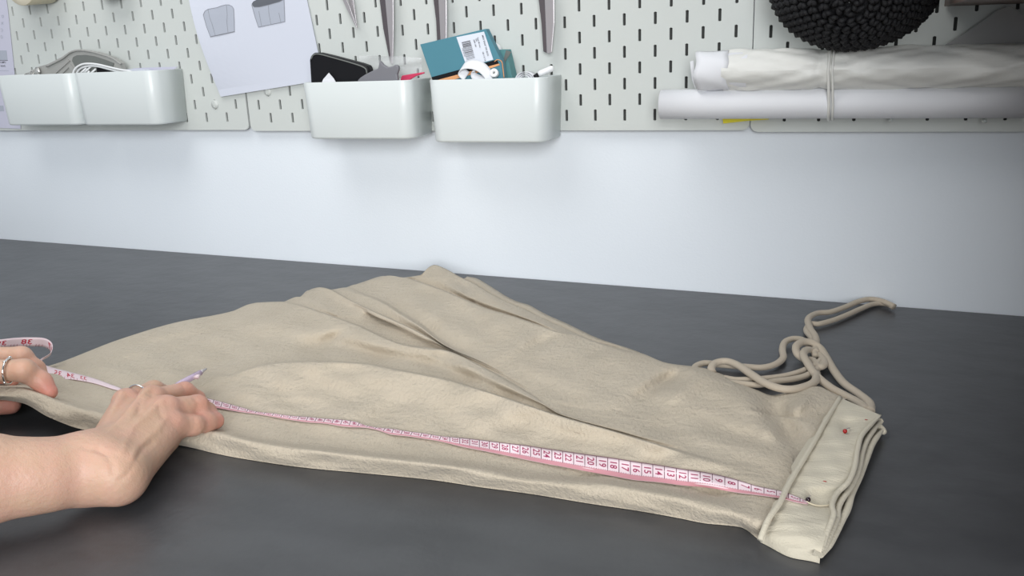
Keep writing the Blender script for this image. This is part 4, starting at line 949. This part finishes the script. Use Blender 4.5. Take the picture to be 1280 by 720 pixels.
cw_ = empty('coiled_white_tape', aty(655, 100, -.04), 'roll of white tape lying behind the rim right of the teal boxes', 'tape roll')
C = []
for t in np.linspace(0, 6*np.pi, 120):
    r = .0045 + .0012*t/(np.pi); C.append(aty(656, 99, -.046) + r*np.array([math.cos(t)*1.25, 0, math.sin(t)*.9]))
V, F = solidgrid([[p, p+EY*.008, p+EY*.016] for p in C], .0005); part('coil', V, F, m_paperw, cw_)
wp = empty('white_pen', aty(685, 90, -.036), 'white capped pen leaning out at the right end of the teal box bin', 'pen')
V, F = tube([aty(668, 97, -.044), aty(673, 93, -.042)], .0030, 12); part('grip', V, F, m_black, wp)
V, F = tube([aty(673, 93, -.042), aty(676, 91.5, -.041), aty(690, 85.5, -.036), aty(692, 84.5, -.0355)], [.0034, .0040, .0040, .0024], 14); part('cap', V, F, m_white, wp)

# paper rolls ---------------------------------------------------
def roll(name, label, pL, pR, rad, Y, m, extra=None):
    a = aty(*pL, Y); b = aty(*pR, Y); d = (b-a)/np.linalg.norm(b-a); b = aty(1290, pR[1], Y)
    b = b + d*.0
    root = empty(name, a, label, 'roll'); L_ = np.linalg.norm(b-a)
    V, F = lathe([(rad-.0045, .004), (rad-.0040, 0), (rad, .0006), (rad, L_*.25), (rad, L_*.5), (rad, L_*.75), (rad, L_), (rad-.004, L_)], a, d, 40); part('paper_tube', V, F, m, root)
    return root, a, d, L_
r1_, a1, d1, L1 = roll('paper_roll', 'smooth white paper roll, the lower of the two held by the band', (826,130.5), (1280,126.5), .0178, -.045, m_paperw)
V, F = lathe([(.0001, .012), (.0125, .012), (.0130, -.0), (.0118, -.0)], a1, d1, 28); part('inner_wrap', V, F, m_paperw, r1_)
# wrapped roll: wrinkled film round white paper
r2 = empty('wrapped_roll', aty(870, 110, -.05), 'wider paper roll in crinkled frosted wrap, the upper of the two held by the band', 'roll')
aW = aty(905, 88, -.052); bW = aty(1280, 82.5, -.052); dW = (bW-aW)/np.linalg.norm(bW-aW); LW_ = np.linalg.norm(bW-aW)+.01
nW, kW = 170, 64; hW = np.cross(dW, EZ); hW /= np.linalg.norm(hW); vW = np.cross(hW, dW)
PW = []
ph = RNG.uniform(0, 6.28, 24)
for i in range(nW):
    s = LW_*i/(nW-1); row = []
    for k in range(kW):
        t = 2*np.pi*k/kW; r = .0222 + .0012*math.sin(3*t+1.2+s*2)
        for w in range(9): r += .00028*math.sin(t*(2+w) + s*(10+17*w)*(1 if w % 2 else -1) + ph[w])
        r -= .0022*math.exp(-((s-.108)/.006)**2)
        row.append(aW + dW*s + r*(math.cos(t)*hW + math.sin(t)*vW*1.03))
    row.append(row[0]); PW.append(row)
wr_ = part('frosted_film', *grid(PW), m_wrap, r2)
V, F = lathe([(.0195, .01), (.0195, 0.0), (.0205, -.0005), (.0212, .0005), (.0214, .05)], aW - dW*.022, dW, 40); part('paper_layers', V, F, m_paperw, r2)
P = []
for i in range(6):
    for k in range(18):
        t = -1.5 + 2.9*k/17; r = .0226 + .0006*math.sin(k*.9+i); s = -.031 + .0375*i/5 + .0015*math.sin(k*.7); P.append(aW + dW*s + r*(math.cos(t)*-hW*-1 + math.sin(t)*vW))
P = np.array(P).reshape(6, 18, 3); V, F = solidgrid(P, .0004); part('paper_flap', V, F, m_paperw, r2)
slab('inner_corner', [(862.5,77),(867,75.5),(869.5,112),(865,100)], -.050, .0006, m_paperw, r2)
# band round both rolls
bd = empty('elastic_band', aty(1037, 147, -.05), 'pale elastic band looped around the two paper rolls', 'band')
def ring_at(a, d, L_, rad, px):
    best = min(np.linspace(0, L_, 400), key=lambda s: abs((lambda q: 640 + FPX*(ROT @ (q-CAM))[0]/(ROT @ (q-CAM))[2])(a+d*s) - px)); return a + d*best
cb1 = ring_at(a1, d1, L1, .018, 1037); cb2 = ring_at(aW, dW, LW_, .022, 1037)
loop = [cb2 + (.0236)*(math.cos(t)*EY*-1 + math.sin(t)*EZ) for t in np.linspace(np.pi*-.02, np.pi*1.02, 20)] + [cb1 + .0192*(math.cos(t)*EY*-1 + math.sin(t)*EZ) for t in np.linspace(np.pi*1.02, np.pi*1.98, 20)]
V, F = tube(loop, .0017, 8, closed=True); part('band_loop', V, F, m_band, bd)
V, F = tube(loop + np.array([.0042, -.0001, 0])*1.0, .0014, 8, closed=True); part('band_loop', V, F, m_band, bd)
slab('yellow_strip', [(903,147),(960,143),(961,149.5),(935,151),(904,154.5)], -.012, .004, m_yellow, None, label='yellow plastic strip sticking out under the lower paper roll', cat='strip')
for px in (1120, 1238):
    h0 = aty(px, 60, -.0); h0 = np.array([h0[0], 0, cb1[2]-.0215])
    V, F = tube(catmull([h0+np.array([0, .004, .010]), h0+np.array([0, -.006, .001]), h0+np.array([0, -.030, .0002])], 24), .0022, 8)
    part('peg_hook', V, F, m_board, None, label='white peg hook under the paper rolls, %s' % ('nearer the band' if px == 1120 else 'nearer the right edge'), cat='hook')

# black crochet base: rows of chain stitches on a bowl ------------------
hc = aty(1068, -24, -.085); hax = np.array([-.05, -.80, -.42]); hax /= np.linalg.norm(hax)
hu = np.cross(hax, EZ); hu /= np.linalg.norm(hu); hv = np.cross(hu, hax)
hat = empty('crochet_bag', aty(1070, 62, -.08), 'black chunky crochet bag resting on the wrapped paper roll', 'bag')
RH, DH = .0835, .058
def bowl(rho, th):       # rho arc parameter 0..1
    a = rho*np.pi/2*1.12; r = RH*math.sin(min(a, np.pi/2))**.80; z = DH*(math.cos(a)); return hc + hax*z*.9 + hu*r*1.02*math.cos(th) + hv*r*.86*math.sin(th)
P = [[bowl(r*.985, t) - hax*.003 for t in np.linspace(0, 2*np.pi, 49)] for r in np.linspace(.001, 1, 20)]
part('bag_shell', *grid(P), m_blackyarn, hat)
mb = MB(); NR = 13
for i in range(NR):
    rho = (i+.6)/NR; rr = RH*math.sin(min(rho*np.pi/2*1.12, np.pi/2))**.8; n = max(6, int(2*np.pi*rr/.0092))
    for k in range(n):
        t0 = 2*np.pi*(k + .5*(i % 2))/n; dt = 2*np.pi/n
        for sg in (-1, 1):
            pA = bowl(rho + sg*.30/NR*1.2, t0 - .25*dt); pB = bowl(rho + sg*.02/NR, t0 + .62*dt); mid = (pA+pB)/2
            nn = np.cross(bowl(rho, t0+.01)-bowl(rho, t0-.01), bowl(rho+.01, t0)-bowl(rho-.01, t0)); nn /= np.linalg.norm(nn)+1e-12
            if nn @ (mid-hc) < 0: nn = -nn
            V, F = tube([pA - nn*.0004, mid + nn*RNG.uniform(.0015,.0024), pB + nn*.0004], [.0022, .0033, .0022], 6); mb.add(V, F)
mb.build('crochet_stitches', m_blackyarn, hat, kind='stuff')
# frosted sheet behind the wrapped roll, right edge
slab('frosted_sheet', [(1176,62),(1180,57),(1200,45),(1232,24),(1245,13.5),(1262,7),(1272,14),(1330,60),(1330,75)], -.022, .0012, m_frost, None, label='grey frosted plastic sheet with a pointed corner behind the wrapped roll', cat='plastic sheet')
# shelf box above the right end of the board (its underside is the dark line at the top edge)
sh = empty('wall_shelf', (1.0, -.15, .362), 'dark shelf just above the frame over the right end of the pegboard', 'shelf')
zt_ = aty(1220, 1.5, -.20)[2]
part('shelf_board', *box((1.03, -.203, zt_+.011), (.132, .40, .022)), m_wood, sh, smooth=False)
part('shelf_back', *box((1.03, -.008, zt_+.13), (.132, .012, .22)), m_wood, sh, smooth=False)
part('shelf_side', *box((.972, -.203, zt_+.12), (.016, .39, .2)), m_wood, sh, smooth=False)
# unseen dark block added beyond the right edge to shade wall and board
cb = empty('light_blocker', (1.25, -.20, 0), 'added dark light blocker standing on the table beyond the right edge', 'light blocker')
part('blocker_body', *box((1.325, -.475, .50), (.43, .95, .998)), m_wood, cb, smooth=False)
part('blocker_front', *box((1.325, -.960, .50), (.42, .018, .97)), m_wood, cb, smooth=False)
